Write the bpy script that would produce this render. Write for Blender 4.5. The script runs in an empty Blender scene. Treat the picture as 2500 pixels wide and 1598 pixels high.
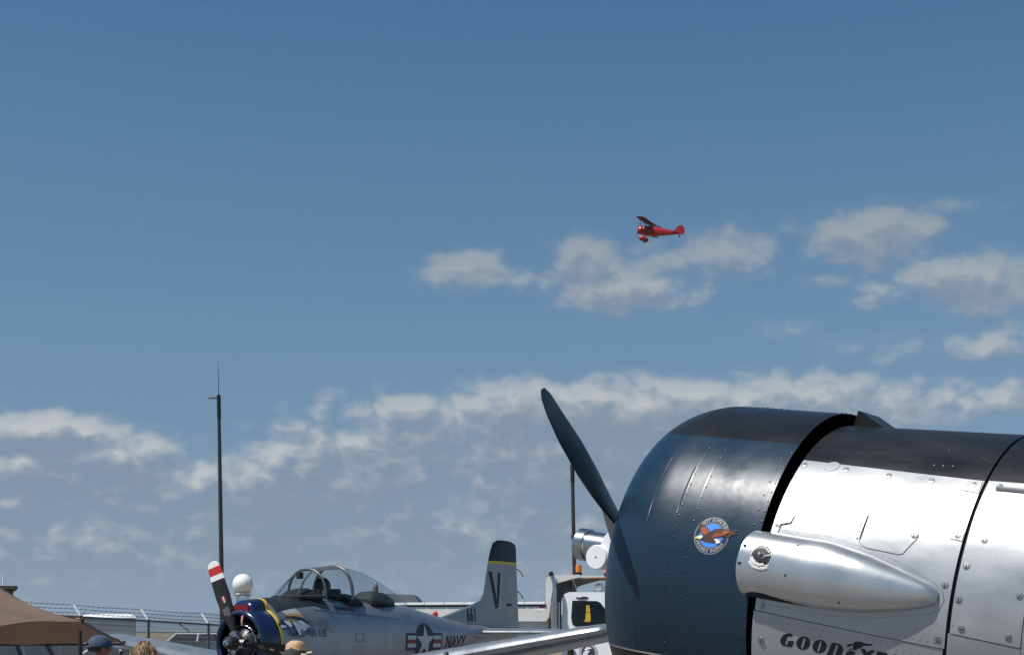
import bpy, bmesh, math, random
import numpy as np
from mathutils import Vector, Matrix
PI = math.pi
rad, sin, cos = math.radians, math.sin, math.cos
random.seed(7)
S = bpy.context.scene
COL = S.collection

# ------------------------------------------------------------------ camera, light, exposure
CAM_Z = 1.85
FPX, HZN = 3700.0, 1540.0          # focal length and horizon row of the 2500 px wide photograph
cam = bpy.data.cameras.new('camera')
cam.sensor_width = 36.0
cam.lens = 36.0 * FPX / 2500.0
cam.shift_y = (HZN - 799.0) / 2500.0
cam.clip_start, cam.clip_end = 0.1, 60000
camo = bpy.data.objects.new('camera', cam)
camo.location = (0, 0, CAM_Z)
camo.rotation_euler = (rad(90), 0, 0)
COL.objects.link(camo)
S.camera = camo

SUN_EL, SUN_AZ = rad(59.5), rad(-118)   # azimuth clockwise from +Y (the view direction)
sd = Vector((sin(SUN_AZ) * cos(SUN_EL), cos(SUN_AZ) * cos(SUN_EL), sin(SUN_EL)))
sun = bpy.data.lights.new('sun', 'SUN')
sun.energy, sun.angle, sun.color = 5.0, rad(0.53), (1.0, 0.96, 0.9)
suno = bpy.data.objects.new('sun', sun)
suno.rotation_euler = sd.to_track_quat('Z', 'Y').to_euler()
COL.objects.link(suno)
S.view_settings.view_transform = 'Standard'
S.view_settings.look = 'None'
S.view_settings.exposure = 0.0
S.view_settings.gamma = 1.0
S.view_settings.use_curve_mapping = False

def make_world():
    w = bpy.data.worlds.new('World'); S.world = w; w.use_nodes = True
    nt = w.node_tree; N = nt.nodes; K = nt.links
    N.clear()
    def nd(t, **k):
        n = N.new(t)
        for a, b in k.items(): setattr(n, a, b)
        return n
    def put(sock, v):
        if hasattr(v, 'is_output'): K.new(v, sock)
        else: sock.default_value = v
    def m(op, a, b=0.0, c=0.0, clamp=False):
        n = nd('ShaderNodeMath', operation=op, use_clamp=clamp)
        for s, v in zip(n.inputs, (a, b, c)): put(s, v)
        return n.outputs[0]
    def vm(op, a, b):
        n = nd('ShaderNodeVectorMath', operation=op); put(n.inputs[0], a); put(n.inputs[1], b)
        return n.outputs[0]
    def mix(f, a, b):
        n = nd('ShaderNodeMix', data_type='RGBA')
        put(n.inputs[0], f); put(n.inputs[6], a); put(n.inputs[7], b)
        return n.outputs[2]
    sky = nd('ShaderNodeTexSky', sky_type='NISHITA', sun_disc=False)
    sky.sun_elevation, sky.sun_rotation = SUN_EL, SUN_AZ
    sky.altitude, sky.air_density, sky.dust_density, sky.ozone_density = 1600, 1.0, 1.0, 1.0
    out = nd('ShaderNodeOutputWorld'); bg = nd('ShaderNodeBackground')
    bg.inputs[1].default_value = 0.1
    d = nd('ShaderNodeTexCoord').outputs['Generated']
    sp = nd('ShaderNodeSeparateXYZ'); K.new(d, sp.inputs[0])
    x, y, z = sp.outputs
    az = m('ARCTAN2', x, y)
    hor = m('SQRT', m('ADD', m('MULTIPLY', x, x), m('MULTIPLY', y, y)))
    v = m('DIVIDE', z, m('MAXIMUM', hor, 0.02))
    # cumulus: fractal noise on the sky directions, gathered where the day's clouds stand
    bumps = [(1125,665,125,40,.72), (1268,690,40,32,.5), (1440,640,90,58,.74), (1540,712,190,50,.74), (1600,640,150,60,.55),
             (1760,630,150,62,.66), (2130,600,170,62,.76), (2010,580,70,50,.5), (2330,550,120,28,.42), (2410,725,170,70,.80),
             (1905,812,85,28,.55), (2330,850,280,60,.42), (2170,740,90,40,.45), (2000,700,120,30,.40),
             (1650,1015,620,75,.92), (1230,1050,300,82,.82), (960,1150,330,90,.74), (1500,1150,700,130,.86), (760,1200,360,95,.82),
             (1505,917,85,22,.50), (1700,917,45,16,.42), (110,1075,165,40,.88), (200,1165,280,90,.80), (60,1235,90,50,.7),
             (2150,1000,48,48,.8), (2480,1005,70,40,.7), (400,1190,120,50,.5), (1100,1335,320,50,.62), (1350,1270,900,130,.72), (250,1370,330,60,.55)]
    DV = 0.009                              # the second sample lies a little way towards the sun
    bias = bias1 = None
    for px, py, sx, sy, a in bumps:
        ku, kt = FPX / sx * .45, FPX / sy * .45
        u = m('MULTIPLY_ADD', az, ku, -math.atan((px - 1250) / FPX) * ku)
        t = m('MULTIPLY_ADD', v, kt, -(HZN - py) / FPX * kt)
        uu = m('MULTIPLY', u, u)
        g = m('SUBTRACT', 1.0, m('MULTIPLY_ADD', t, t, uu), clamp=True); g = m('MULTIPLY', m('MULTIPLY', g, g), a)
        t1 = m('ADD', t, DV * kt)
        g1 = m('SUBTRACT', 1.0, m('MULTIPLY_ADD', t1, t1, uu), clamp=True); g1 = m('MULTIPLY', m('MULTIPLY', g1, g1), a)
        bias = g if bias is None else m('MAXIMUM', bias, g)
        bias1 = g1 if bias1 is None else m('MAXIMUM', bias1, g1)
    bank = m('MULTIPLY', m('SUBTRACT', 1.0, m('DIVIDE', v, 0.18), clamp=True), 0.72)   # the low bank goes on round the whole horizon
    bias, bias1 = m('MAXIMUM', bias, bank), m('MAXIMUM', bias1, bank)
    def lumps(vec, det):
        sc = vm('MULTIPLY', vec, (1.0, 1.0, 1.45))
        n1 = nd('ShaderNodeTexNoise', noise_dimensions='3D'); K.new(sc, n1.inputs['Vector'])
        n1.inputs['Scale'].default_value = 15.0; n1.inputs['Detail'].default_value = det
        n1.inputs['Roughness'].default_value = 0.60
        n2 = nd('ShaderNodeTexNoise', noise_dimensions='3D'); K.new(sc, n2.inputs['Vector'])
        n2.inputs['Scale'].default_value = 38.0; n2.inputs['Detail'].default_value = 2.0
        return m('ADD', m('MULTIPLY', m('SUBTRACT', n1.outputs[0], 0.5), 1.05), m('MULTIPLY', m('ABSOLUTE', m('SUBTRACT', n2.outputs[0], 0.5)), 0.9))
    n0 = lumps(d, 6.0)
    n1 = lumps(vm('ADD', d, (-0.006, -0.002, DV)), 4.0)
    den, den1 = m('ADD', n0, bias), m('ADD', n1, bias1)
    def sstep(x_, lo, hi):
        mr = nd('ShaderNodeMapRange', interpolation_type='SMOOTHSTEP'); K.new(x_, mr.inputs[0])
        mr.inputs[1].default_value, mr.inputs[2].default_value = lo, hi
        return mr.outputs[0]
    cover = m('ADD', m('MULTIPLY', sstep(den, 0.40, 0.66), 0.40), m('MULTIPLY', sstep(den, 0.24, 1.0), 0.60))
    # the side turned to the sun is where the cloud thins out quickly towards it; deep inside and below it stays in its own shade
    edge = m('ADD', m('MULTIPLY', m('SUBTRACT', den, den1), 1.7), m('MULTIPLY', m('SUBTRACT', 1.0, sstep(den1, 0.34, 0.92)), 0.62))
    edge = m('ADD', edge, m('MULTIPLY', m('SUBTRACT', v, 0.105), 2.6), clamp=True)
    low = m('SUBTRACT', 1.0, m('DIVIDE', v, 0.26), clamp=True)
    lit = mix(low, (3.45, 3.9, 4.15, 1), (8.4, 8.1, 7.5, 1))
    shd = mix(low, (2.2, 2.8, 3.6, 1), (2.05, 2.75, 3.7, 1))
    cloud = mix(m('MULTIPLY', edge, m('MULTIPLY_ADD', edge, 0.55, 0.45)), shd, lit)
    # clear sky: blue deepening upwards as the physical sky gives it, a little less violet
    skyc = nd('ShaderNodeMix', data_type='RGBA', blend_type='MULTIPLY'); skyc.inputs[0].default_value = 1.0
    K.new(sky.outputs[0], skyc.inputs[6])
    rp = nd('ShaderNodeValToRGB'); K.new(v, rp.inputs[0]); e = rp.color_ramp.elements      # dusty air dims the sky towards the horizon
    while len(e) < len(SKY_TINT): e.new(0.5)
    for q, (pos, c) in zip(e, SKY_TINT): q.position = pos; q.color = (*c, 1)
    K.new(rp.outputs[0], skyc.inputs[7])
    fin = mix(m('MULTIPLY', cover, 0.92), skyc.outputs[2], cloud)
    K.new(fin, bg.inputs[0]); K.new(bg.outputs[0], out.inputs[0])
SKY_TINT = [(0.0, (0.38, 0.43, 0.52)), (0.06, (0.44, 0.50, 0.60)), (0.2, (0.62, 0.77, 0.79)), (0.31, (0.595, 0.84, 0.875)), (0.42, (0.46, 0.82, 0.935))]
make_world()

# ------------------------------------------------------------------ helpers
MATS = {}
def mat(name, col, rough=0.5, metal=0.0, var=0.0, vscale=8.0, bump=0.0, bscale=20.0, rvar=0.0, coat=0.0, spec=0.5, stretch=(1, 1, 1)):
    if name in MATS: return MATS[name]
    M = bpy.data.materials.new(name); M.use_nodes = True; MATS[name] = M
    nt = M.node_tree; b = nt.nodes['Principled BSDF']; K = nt.links
    b.inputs['Base Color'].default_value = (*col, 1); b.inputs['Roughness'].default_value = rough
    b.inputs['Metallic'].default_value = metal; b.inputs['Coat Weight'].default_value = coat
    b.inputs['Specular IOR Level'].default_value = spec
    if var or bump or rvar:
        tc = nt.nodes.new('ShaderNodeTexCoord'); mp = nt.nodes.new('ShaderNodeMapping'); mp.inputs['Scale'].default_value = stretch
        K.new(tc.outputs['Object'], mp.inputs[0])
        n = nt.nodes.new('ShaderNodeTexNoise'); n.inputs['Scale'].default_value = vscale; n.inputs['Detail'].default_value = 6
        n.inputs['Roughness'].default_value = 0.6
        K.new(mp.outputs[0], n.inputs['Vector'])
        if var:
            r = nt.nodes.new('ShaderNodeValToRGB')
            r.color_ramp.elements[0].position = 0.3; r.color_ramp.elements[1].position = 0.7
            r.color_ramp.elements[0].color = (*[c * (1 - var) for c in col], 1)
            r.color_ramp.elements[1].color = (*[min(1, c * (1 + var)) for c in col], 1)
            K.new(n.outputs[0], r.inputs[0]); K.new(r.outputs[0], b.inputs['Base Color'])
        if rvar:
            q = nt.nodes.new('ShaderNodeMapRange'); K.new(n.outputs[0], q.inputs[0])
            q.inputs[1].default_value, q.inputs[2].default_value = 0.3, 0.7
            q.inputs[3].default_value, q.inputs[4].default_value = rough - rvar, rough + rvar
            K.new(q.outputs[0], b.inputs['Roughness'])
        if bump:
            n2 = nt.nodes.new('ShaderNodeTexNoise'); n2.inputs['Scale'].default_value = bscale; n2.inputs['Detail'].default_value = 3
            K.new(mp.outputs[0], n2.inputs['Vector'])
            bp = nt.nodes.new('ShaderNodeBump'); bp.inputs['Strength'].default_value = bump; bp.inputs['Distance'].default_value = 0.02
            K.new(n2.outputs[0], bp.inputs['Height']); K.new(bp.outputs[0], b.inputs['Normal'])
    return M

def split_paint(name, axis, steps, rough=0.3, metal=0.0, **kw):
    """paint that changes colour at fixed heights of the object itself: steps = [(limit, colour), ...]"""
    M = mat(name, steps[0][1], rough, metal, **kw)
    nt = M.node_tree; K = nt.links; b = nt.nodes['Principled BSDF']
    tc = nt.nodes.new('ShaderNodeTexCoord'); sp = nt.nodes.new('ShaderNodeSeparateXYZ'); K.new(tc.outputs['Object'], sp.inputs[0])
    cur = None
    for lim, c in steps:
        if cur is None:
            rgb = nt.nodes.new('ShaderNodeRGB'); rgb.outputs[0].default_value = (*c, 1); cur = rgb.outputs[0]; continue
        g = nt.nodes.new('ShaderNodeMath'); g.operation = 'GREATER_THAN'; K.new(sp.outputs[axis], g.inputs[0]); g.inputs[1].default_value = lim
        mx = nt.nodes.new('ShaderNodeMix'); mx.data_type = 'RGBA'; K.new(g.outputs[0], mx.inputs[0]); K.new(cur, mx.inputs[6]); mx.inputs[7].default_value = (*c, 1)
        cur = mx.outputs[2]
    K.new(cur, b.inputs['Base Color'])
    return M

def link(o, parent=None):
    COL.objects.link(o)
    if parent is not None: o.parent = parent
    return o
def mobj(name, me, m=None, parent=None, smooth=True, auto=35):
    o = bpy.data.objects.new(name, me)
    if m is not None:
        for q in (m if isinstance(m, (list, tuple)) else [m]): me.materials.append(q)
    if smooth:
        me.polygons.foreach_set('use_smooth', [True] * len(me.polygons))
        if auto: me.set_sharp_from_angle(angle=rad(auto))
    return link(o, parent)
def pyd(name, v, f, m=None, parent=None, smooth=True, auto=35):
    me = bpy.data.meshes.new(name); me.from_pydata([tuple(p) for p in v], [], f); me.update()
    return mobj(name, me, m, parent, smooth, auto)
def tag(o, label, cat, group=None, kind=None):
    o['label'] = label
    if cat: o['category'] = cat
    if group: o['group'] = group
    if kind: o['kind'] = kind
    return o
def thing(name, label, cat, mw=None, group=None):
    o = bpy.data.objects.new(name, None); o.empty_display_size = 0.2
    if mw is not None: o.matrix_world = mw
    COL.objects.link(o)
    return tag(o, label, cat, group)
def copy_tree(o, parent=None):
    c = o.copy(); COL.objects.link(c)
    if parent is not None:
        c.parent = parent; c.matrix_parent_inverse = o.matrix_parent_inverse.copy()
    for ch in list(o.children): copy_tree(ch, c)
    return c

class MB:
    """collects simple shapes into one mesh"""
    def __init__(s): s.v, s.f, s.mi = [], [], []
    def add(s, v, f, mi=0):
        n = len(s.v); s.v += [tuple(p) for p in v]; s.f += [tuple(i + n for i in q) for q in f]; s.mi += [mi] * len(f); return s
    def box(s, c, d, R=None, mi=0):
        v = []
        for i in (-1, 1):
            for j in (-1, 1):
                for k in (-1, 1):
                    p = Vector((i * d[0] / 2, j * d[1] / 2, k * d[2] / 2))
                    if R is not None: p = R @ p
                    v.append(Vector(c) + p)
        return s.add(v, [(0,1,3,2),(4,6,7,5),(0,4,5,1),(2,3,7,6),(0,2,6,4),(1,5,7,3)], mi)
    def tube(s, pts, r, n=8, cap=True, mi=0):
        pts = [Vector(p) for p in pts]
        rs = r if isinstance(r, (list, tuple)) else [r] * len(pts)
        v, f = [], []
        up = Vector((0.13, 0.27, 0.95))
        for i, p in enumerate(pts):
            t = (pts[min(i + 1, len(pts) - 1)] - pts[max(i - 1, 0)]).normalized()
            a = t.cross(up)
            if a.length < 0.05: a = t.cross(Vector((1, 0, 0)))
            a.normalize(); b = t.cross(a)
            for k in range(n):
                q = 2 * PI * k / n; v.append(p + rs[i] * (cos(q) * a + sin(q) * b))
        for i in range(len(pts) - 1):
            for k in range(n):
                f.append((i * n + k, i * n + (k + 1) % n, (i + 1) * n + (k + 1) % n, (i + 1) * n + k))
        if cap:
            f.append(tuple(range(n))); f.append(tuple((len(pts) - 1) * n + n - 1 - k for k in range(n)))
        return s.add(v, f, mi)
    def lathe(s, prof, o=(0, 0, 0), ax=(0, 0, 1), n=24, cap=(False, False), mi=0):
        """prof: (distance along axis, radius)"""
        ax = Vector(ax).normalized(); a = ax.orthogonal().normalized(); b = ax.cross(a); o = Vector(o)
        v, f = [], []
        for h, r in prof:
            for k in range(n):
                q = 2 * PI * k / n; v.append(o + h * ax + r * (cos(q) * a + sin(q) * b))
        for i in range(len(prof) - 1):
            for k in range(n):
                f.append((i * n + k, i * n + (k + 1) % n, (i + 1) * n + (k + 1) % n, (i + 1) * n + k))
        if cap[0]: f.append(tuple(reversed(range(n))))
        if cap[1]: f.append(tuple((len(prof) - 1) * n + k for k in range(n)))
        return s.add(v, f, mi)
    def loft(s, secs, closed=True, cap=(True, True), mi=0):
        n = len(secs[0]); v = [p for q in secs for p in q]; f = []
        for i in range(len(secs) - 1):
            for k in range(n if closed else n - 1):
                f.append((i * n + k, i * n + (k + 1) % n, (i + 1) * n + (k + 1) % n, (i + 1) * n + k))
        if cap[0]: f.append(tuple(reversed(range(n))))
        if cap[1]: f.append(tuple((len(secs) - 1) * n + k for k in range(n)))
        return s.add(v, f, mi)
    def prism(s, poly, d, fn, mi=0):
        """poly 2-D outline extruded by d; fn(u, v, w) gives the point"""
        n = len(poly); v = [fn(u, w, 0) for u, w in poly] + [fn(u, w, d) for u, w in poly]
        f = [tuple(range(n)), tuple(2 * n - 1 - i for i in range(n))] + [(i, (i + 1) % n, n + (i + 1) % n, n + i) for i in range(n)]
        return s.add(v, f, mi)
    def sphere(s, c, r, n=16, m=10, mi=0, sc=(1, 1, 1), R=None):
        v, f = [], []
        for i in range(m + 1):
            t = PI * i / m
            for k in range(n):
                q = 2 * PI * k / n
                p = Vector((r * sc[0] * sin(t) * cos(q), r * sc[1] * sin(t) * sin(q), r * sc[2] * cos(t)))
                if R is not None: p = R @ p
                v.append(Vector(c) + p)
        for i in range(m):
            for k in range(n): f.append((i * n + k, (i + 1) * n + k, (i + 1) * n + (k + 1) % n, i * n + (k + 1) % n))
        return s.add(v, f, mi)
    def build(s, name, m=None, parent=None, smooth=True, auto=35, fix=True, bevel=0, merge=True):
        me = bpy.data.meshes.new(name); me.from_pydata(s.v, [], s.f); me.polygons.foreach_set('material_index', s.mi); me.update()
        bm = bmesh.new(); bm.from_mesh(me)
        if merge: bmesh.ops.remove_doubles(bm, verts=bm.verts, dist=1e-5)
        if bevel:
            es = [e for e in bm.edges if len(e.link_faces) == 2 and e.calc_face_angle(0) > rad(40)]
            bmesh.ops.bevel(bm, geom=es, offset=bevel, segments=2, affect='EDGES', clamp_overlap=True)
        if fix: bmesh.ops.recalc_face_normals(bm, faces=bm.faces)
        bm.to_mesh(me); bm.free()
        return mobj(name, me, m, parent, smooth, auto)

def spline_mesh(loops):
    """flat mesh (verts 2-D, faces) of outlines with holes"""
    c = bpy.data.curves.new('outline', 'CURVE'); c.dimensions = '2D'; c.fill_mode = 'BOTH'
    for lp in loops:
        s = c.splines.new('POLY'); s.points.add(len(lp) - 1)
        for p, q in zip(s.points, lp): p.co = (q[0], q[1], 0, 1)
        s.use_cyclic_u = True
    return _flat(c)
def text_mesh(txt, size=1.0, align='CENTER', shear=0.0, bold=0.0, space=1.0):
    c = bpy.data.curves.new('text', 'FONT'); c.body = txt; c.size = size; c.align_x = align; c.align_y = 'CENTER'
    c.shear = shear; c.offset = bold; c.space_character = space; c.resolution_u = 3; c.fill_mode = 'BOTH'
    return _flat(c)
def _flat(c):
    o = bpy.data.objects.new('outline', c); COL.objects.link(o)
    me = bpy.data.meshes.new_from_object(o)
    v = [tuple(p.co)[:2] for p in me.vertices]; f = [tuple(p.vertices) for p in me.polygons]
    bpy.data.objects.remove(o); bpy.data.meshes.remove(me); bpy.data.curves.remove(c)
    return v, f
def cut_grid(v, f, step):
    if not v: return v, f
    me = bpy.data.meshes.new('t'); me.from_pydata([(a, b, 0) for a, b in v], [], f)
    bm = bmesh.new(); bm.from_mesh(me); bpy.data.meshes.remove(me)
    bmesh.ops.remove_doubles(bm, verts=bm.verts, dist=1e-7)
    for ax in (0, 1):
        lo, hi = min(p[ax] for p in v), max(p[ax] for p in v)
        k = math.floor(lo / step) + 1
        while k * step < hi:
            co = [0, 0, 0]; co[ax] = k * step; no = [0, 0, 0]; no[ax] = 1
            bmesh.ops.bisect_plane(bm, geom=bm.verts[:] + bm.edges[:] + bm.faces[:], plane_co=co, plane_no=no, dist=1e-7)
            k += 1
    bm.verts.index_update()
    r = [tuple(p.co)[:2] for p in bm.verts], [tuple(q.index for q in p.verts) for p in bm.faces]
    bm.free(); return r
def circ(cx, cy, r, n=40, ry=None):
    return [(cx + r * cos(2 * PI * k / n), cy + (ry or r) * sin(2 * PI * k / n)) for k in range(n)]
class Decal:
    """flat print laid on a curved skin: layers of outlines, each its own colour, a hair's breadth above one another"""
    def __init__(s, fn, step=0.03, lift=0.0012, gap=0.0005): s.fn, s.step, s.lift, s.gap, s.n = fn, step, lift, gap, 0; s.mb = MB(); s.ms = []
    def layer(s, vf, m):
        v, f = cut_grid(*vf, s.step)
        h = s.lift + s.gap * s.n; s.n += 1
        if m not in s.ms: s.ms.append(m)
        s.mb.add([s.fn(a, b, h) for a, b in v], f, s.ms.index(m)); return s
    def poly(s, loops, m): return s.layer(spline_mesh(loops), m)
    def build(s, name, parent): 
        return s.mb.build(name, s.ms, parent, smooth=True, auto=60, fix=False)
def arc_text(txt, r, a0, a1, size, inside=False, bold=0.0):
    """letters round a ring, from angle a0 to a1 (degrees)"""
    V, F = [], []
    for i, ch in enumerate(txt):
        if ch == ' ': continue
        a = rad(a0 + (a1 - a0) * (i + .5) / len(txt))
        v, f = text_mesh(ch, size, bold=bold)
        t = a - PI / 2 if not inside else a + PI / 2
        n = len(V)
        V += [(r * cos(a) + x * cos(t) - y * sin(t), r * sin(a) + x * sin(t) + y * cos(t)) for x, y in v]
        F += [tuple(q + n for q in p) for p in f]
    return V, F
def hemi(mb, p, n, r, seg=6, mi=0):
    n = Vector(n).normalized(); a = n.orthogonal().normalized(); b = n.cross(a); p = Vector(p)
    v = [p + r * (cos(2*PI*k/seg) * a + sin(2*PI*k/seg) * b) for k in range(seg)]
    v += [p + 0.55*n*r + .72 * r * (cos(2*PI*k/seg) * a + sin(2*PI*k/seg) * b) for k in range(seg)] + [p + n * r * .8]
    f = [(k, (k+1) % seg, seg + (k+1) % seg, seg + k) for k in range(seg)] + [(seg + k, seg + (k+1) % seg, 2*seg) for k in range(seg)]
    mb.add(v, f, mi)
# ------------------------------------------------------------------ setting: ground, apron, field, hills
def ground_mat():
    M = mat('field grass', (0.2, 0.155, 0.09), 0.95, var=0.35, vscale=0.05, bump=0.3, bscale=2.0); return M
gr = pyd('ground', [(-20000, -20000, -0.004), (20000, -20000, -0.004), (20000, 20000, -0.004), (-20000, 20000, -0.004)], [(0, 1, 2, 3)], ground_mat())
gr['kind'] = 'structure'
ap = pyd('apron', [(-90, -60, 0), (90, -60, 0), (90, 58, 0), (-90, 58, 0)], [(0, 1, 2, 3)],
         mat('apron asphalt', (0.17, 0.164, 0.152), 0.9, var=0.12, vscale=0.6, bump=0.15, bscale=30))
ap['kind'] = 'structure'
def hills():
    rng = random.Random(3); v, f = [], []; n = 160
    ph = [rng.uniform(0, 6.3) for _ in range(8)]
    for i in range(n + 1):
        x = -9500 + 19000 * i / n
        h = 215 + sum(46 / (k + 1) * sin(x / 2600 * (k + 1) * 1.37 + ph[k]) for k in range(8))
        h *= 0.55 + 0.45 * math.exp(-((x + 3600) / 3800) ** 2)
        v += [(x, 15500, -5), (x, 16500, max(30, h)), (x, 18500, -5)]
    for i in range(n):
        for k in range(2): f.append((i*3+k, i*3+3+k, i*3+4+k, i*3+1+k))
    o = pyd('hills', v, f, mat('far hills', (0.05, 0.06, 0.055), 0.95, var=0.3, vscale=0.002)); o['kind'] = 'structure'
hills()
def haze():
    M = bpy.data.materials.new('haze'); M.use_nodes = True; nt = M.node_tree; nt.nodes.clear()
    o = nt.nodes.new('ShaderNodeOutputMaterial'); v = nt.nodes.new('ShaderNodeVolumePrincipled')
    v.inputs['Color'].default_value = (0.62, 0.76, 0.92, 1); v.inputs['Density'].default_value = 0.8e-4; v.inputs['Anisotropy'].default_value = 0.0
    nt.links.new(v.outputs[0], o.inputs['Volume'])
    mb = MB(); mb.box((0, 0, 169), (40400, 40400, 340)); b = mb.build('haze', M, None, smooth=False); b['kind'] = 'stuff'
haze()

# ------------------------------------------------------------------ the silver aeroplane with the navy cowling
BLACK = (0.012, 0.012, 0.013)
NAVY = (0.010, 0.030, 0.054)
A6 = Vector((0.80220, -0.57826, -0.14865)); L6 = Vector((-0.58476, -0.81121, 0)); U6 = Vector((0.12059, -0.08692, 0.98889))
C6 = Vector((1.25677, 6.0, CAM_Z + 0.16524))
R6 = Matrix((A6, -L6, U6)).transposed()
O6 = R6.transposed() @ Vector((0, 0, C6.z))
def W6(a, l, u): return Vector((O6.x + a, O6.y - l, O6.z + u))
M6 = R6.to_4x4(); M6.translation = (C6.x, C6.y, 0)
t6 = thing('propeller_aeroplane', 'silver propeller aeroplane with navy cowling and eagle emblem, closest to the viewer at right', 'aeroplane', M6)
LC, R0C, NC, MC, BC, RC = 0.68429, 0.56890, 1.80245, 1.56934, 0.36579, 0.69
def rcowl(a):
    t = min(1, max(0, 1 + a / LC))
    return R0C + (RC - R0C) * (1 - (1 - min(t / BC, 1)) ** NC) ** (1 / MC)
def rfus(a): return 0.685 - 0.0704 * (min(a, 1.4) - 0.03)
def zfus(a): return -0.04 + 0.0926 * (min(a, 2.0) - 0.03)
def P6(a, th, r, zc=0.0):
    q = rad(th); return W6(a, r * cos(q), zc + r * sin(q))
def F6(a, th, h=0.0): return P6(a, th, rfus(a) + h, zfus(a))
def K6(a, th, h=0.0): return P6(a, th, rcowl(a) + h)

cowl_paint = split_paint('cowling paint', 2, [(-9, BLACK), (O6.z - 0.315, NAVY), (O6.z + 0.53, BLACK)], rough=0.31, rvar=0.09, vscale=5, bump=0.10, bscale=6, spec=0.4)
gloss_black = mat('black gloss paint', (0.013, 0.0125, 0.012), 0.38, var=0.35, rvar=0.10, vscale=6, stretch=(.5, 1, 1.6), bump=0.06, bscale=6)
inside = mat('inside black', (0.006, 0.006, 0.006), 0.8)
silver = mat('aluminium skin', (0.41, 0.415, 0.42), 0.41, 0.5, var=0.10, vscale=7, rvar=0.09, bump=0.10, bscale=5, stretch=(.6, 1, 1.3))
silver2 = mat('aluminium fairing', (0.52, 0.525, 0.53), 0.33, 0.78, var=0.05, vscale=8, rvar=0.06, bump=0.05, bscale=6)
steel = mat('steel screw', (0.40, 0.40, 0.39), 0.45, 1.0)
dark = mat('dark slot', (0.02, 0.02, 0.02), 0.6)

# cowling
st = [-LC * (1 - (i / 40) ** 1.5) for i in range(41)]
prof = [(a, rcowl(a)) for a in reversed(st)]
mb = MB()
N = 120
def ring6(a, r): return [P6(a, 360 * k / N, r) for k in range(N)]
mb.loft([ring6(a, r) for a, r in prof] + [ring6(-LC + .004, R0C - .016), ring6(-LC + .02, R0C - .026), ring6(-LC + .06, R0C - .03)], cap=(False, False))
mb.loft([ring6(-LC + .06, R0C - .03), ring6(-.45, .60), ring6(-.3, .672), ring6(-.012, .682), ring6(0, RC)], cap=(False, False), mi=1)
cowl = mb.build('cowling', [cowl_paint, inside], t6)
# chin panel edge: bright seam where the black chin meets the navy
for s in (1, -1):
    pts = []; mb = MB()
    for i in range(40):
        a = -LC + .0015 + (LC - .003) * (i / 39) ** 1.6; r = rcowl(a) + .001
        q = math.asin(-0.315 / r); pts.append(W6(a, s * r * cos(q), r * sin(q)))
    mb.tube(pts, 0.0032, 5)
    mb.build('seam_strip', mat('bright seam', (0.6, 0.6, 0.58), 0.3, 1.0), cowl)
# skin joints on the cowling, as thin lap steps
mb = MB()
for a in (-0.478, -0.352, -0.285, -0.016):
    secs = []
    for k in range(0, 181):
        th = -28 + 236 * k / 180
        secs.append([K6(a - .0010, th, .0002), K6(a - .0007, th, .0006), K6(a + .0007, th, .0006), K6(a + .0045, th, .0001)])
    mb.loft(secs, closed=False, cap=(False, False))
mb.build('lap_joint', cowl_paint, cowl)
rng = random.Random(5)
mb = MB()
def row(a, t0, t1, step, r=.0041, fn=K6):
    th = t0
    while th < t1:
        p = fn(a + rng.uniform(-.001, .001), th, 0); n = p - fn(a, th, -.1)
        hemi(mb, p, n, r); th += step * rng.uniform(.95, 1.05)
row(-.345, -26, 150, 3.7); row(-.278, -26, 150, 3.9); row(-.008, -26, 150, 3.3); row(-.033, -26, 150, 4.9)
for i in range(5): hemi(mb, K6(-.27 + .014 * i, -17.6 - (.6 if i in (0, 4) else 0), 0), K6(-.27, -17.6, 0) - K6(-.27, -17.6, -.1), .003)
for i in range(5): hemi(mb, K6(-.268, -19 - 1.9 * i, 0), K6(-.27, -20, 0) - K6(-.27, -20, -.1), .003); hemi(mb, K6(-.21, -19 - 1.9 * i, 0), K6(-.21, -20, 0) - K6(-.21, -20, -.1), .003)
rv = mb.build('rivets', mat('painted rivet', (0.06, 0.075, 0.09), 0.22, 0.5), cowl); rv['kind'] = 'stuff'
# narrow hinged cover strips in front of the joints
mb = MB()
for a, t0, t1 in ((-.476, 15, 39), (-.357, 19, 36)):
    n = 24
    mb.tube([K6(a, t0 + (t1 - t0) * i / n, .0008) for i in range(n + 1)], .0026, 6)
mb.build('hinge_pin', mat('worn hinge', (0.35, 0.36, 0.37), 0.3, 0.9), cowl)

# eagle emblem
EA, ET, ER = -0.190, 13.3, 0.0705
def eag(x, y, h): return K6(EA + x * ER, ET + math.degrees(y * ER / RC), h)
def ez(pts):
    r = []
    for zx, zy in pts:
        dx, dy = (zx - 690) / 505, (785 - zy) / 520
        r.append((dx, dy + 0.115 * dx))
    return r
d = Decal(eag, 0.25, 0.0006, 0.0003)
grey_t = mat('emblem grey', (0.30, 0.28, 0.27), 0.4)
d.poly([circ(0, 0, 1.0, 64), circ(0, 0, .955, 64)], grey_t)
d.poly([circ(0, 0, .955, 64), circ(0, 0, .70, 48)], mat('emblem navy', (0.012, 0.035, 0.10), 0.35))
d.poly([circ(0, 0, .70, 48), circ(0, 0, .665, 48)], grey_t)
d.poly([circ(0, 0, .64, 48)], mat('emblem sky blue', (0.06, 0.28, 0.85), 0.4))
d.layer(arc_text('PRATT & WHITNEY', .83, 152, 22, .27, bold=.012), grey_t)
d.layer(arc_text('DEPENDABLE ENGINES', .83, 190, 335, .24, inside=True, bold=.01), grey_t)
brown = mat('eagle brown', (0.055, 0.022, 0.012), 0.5); rust = mat('eagle rust', (0.38, 0.075, 0.02), 0.5)
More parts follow.
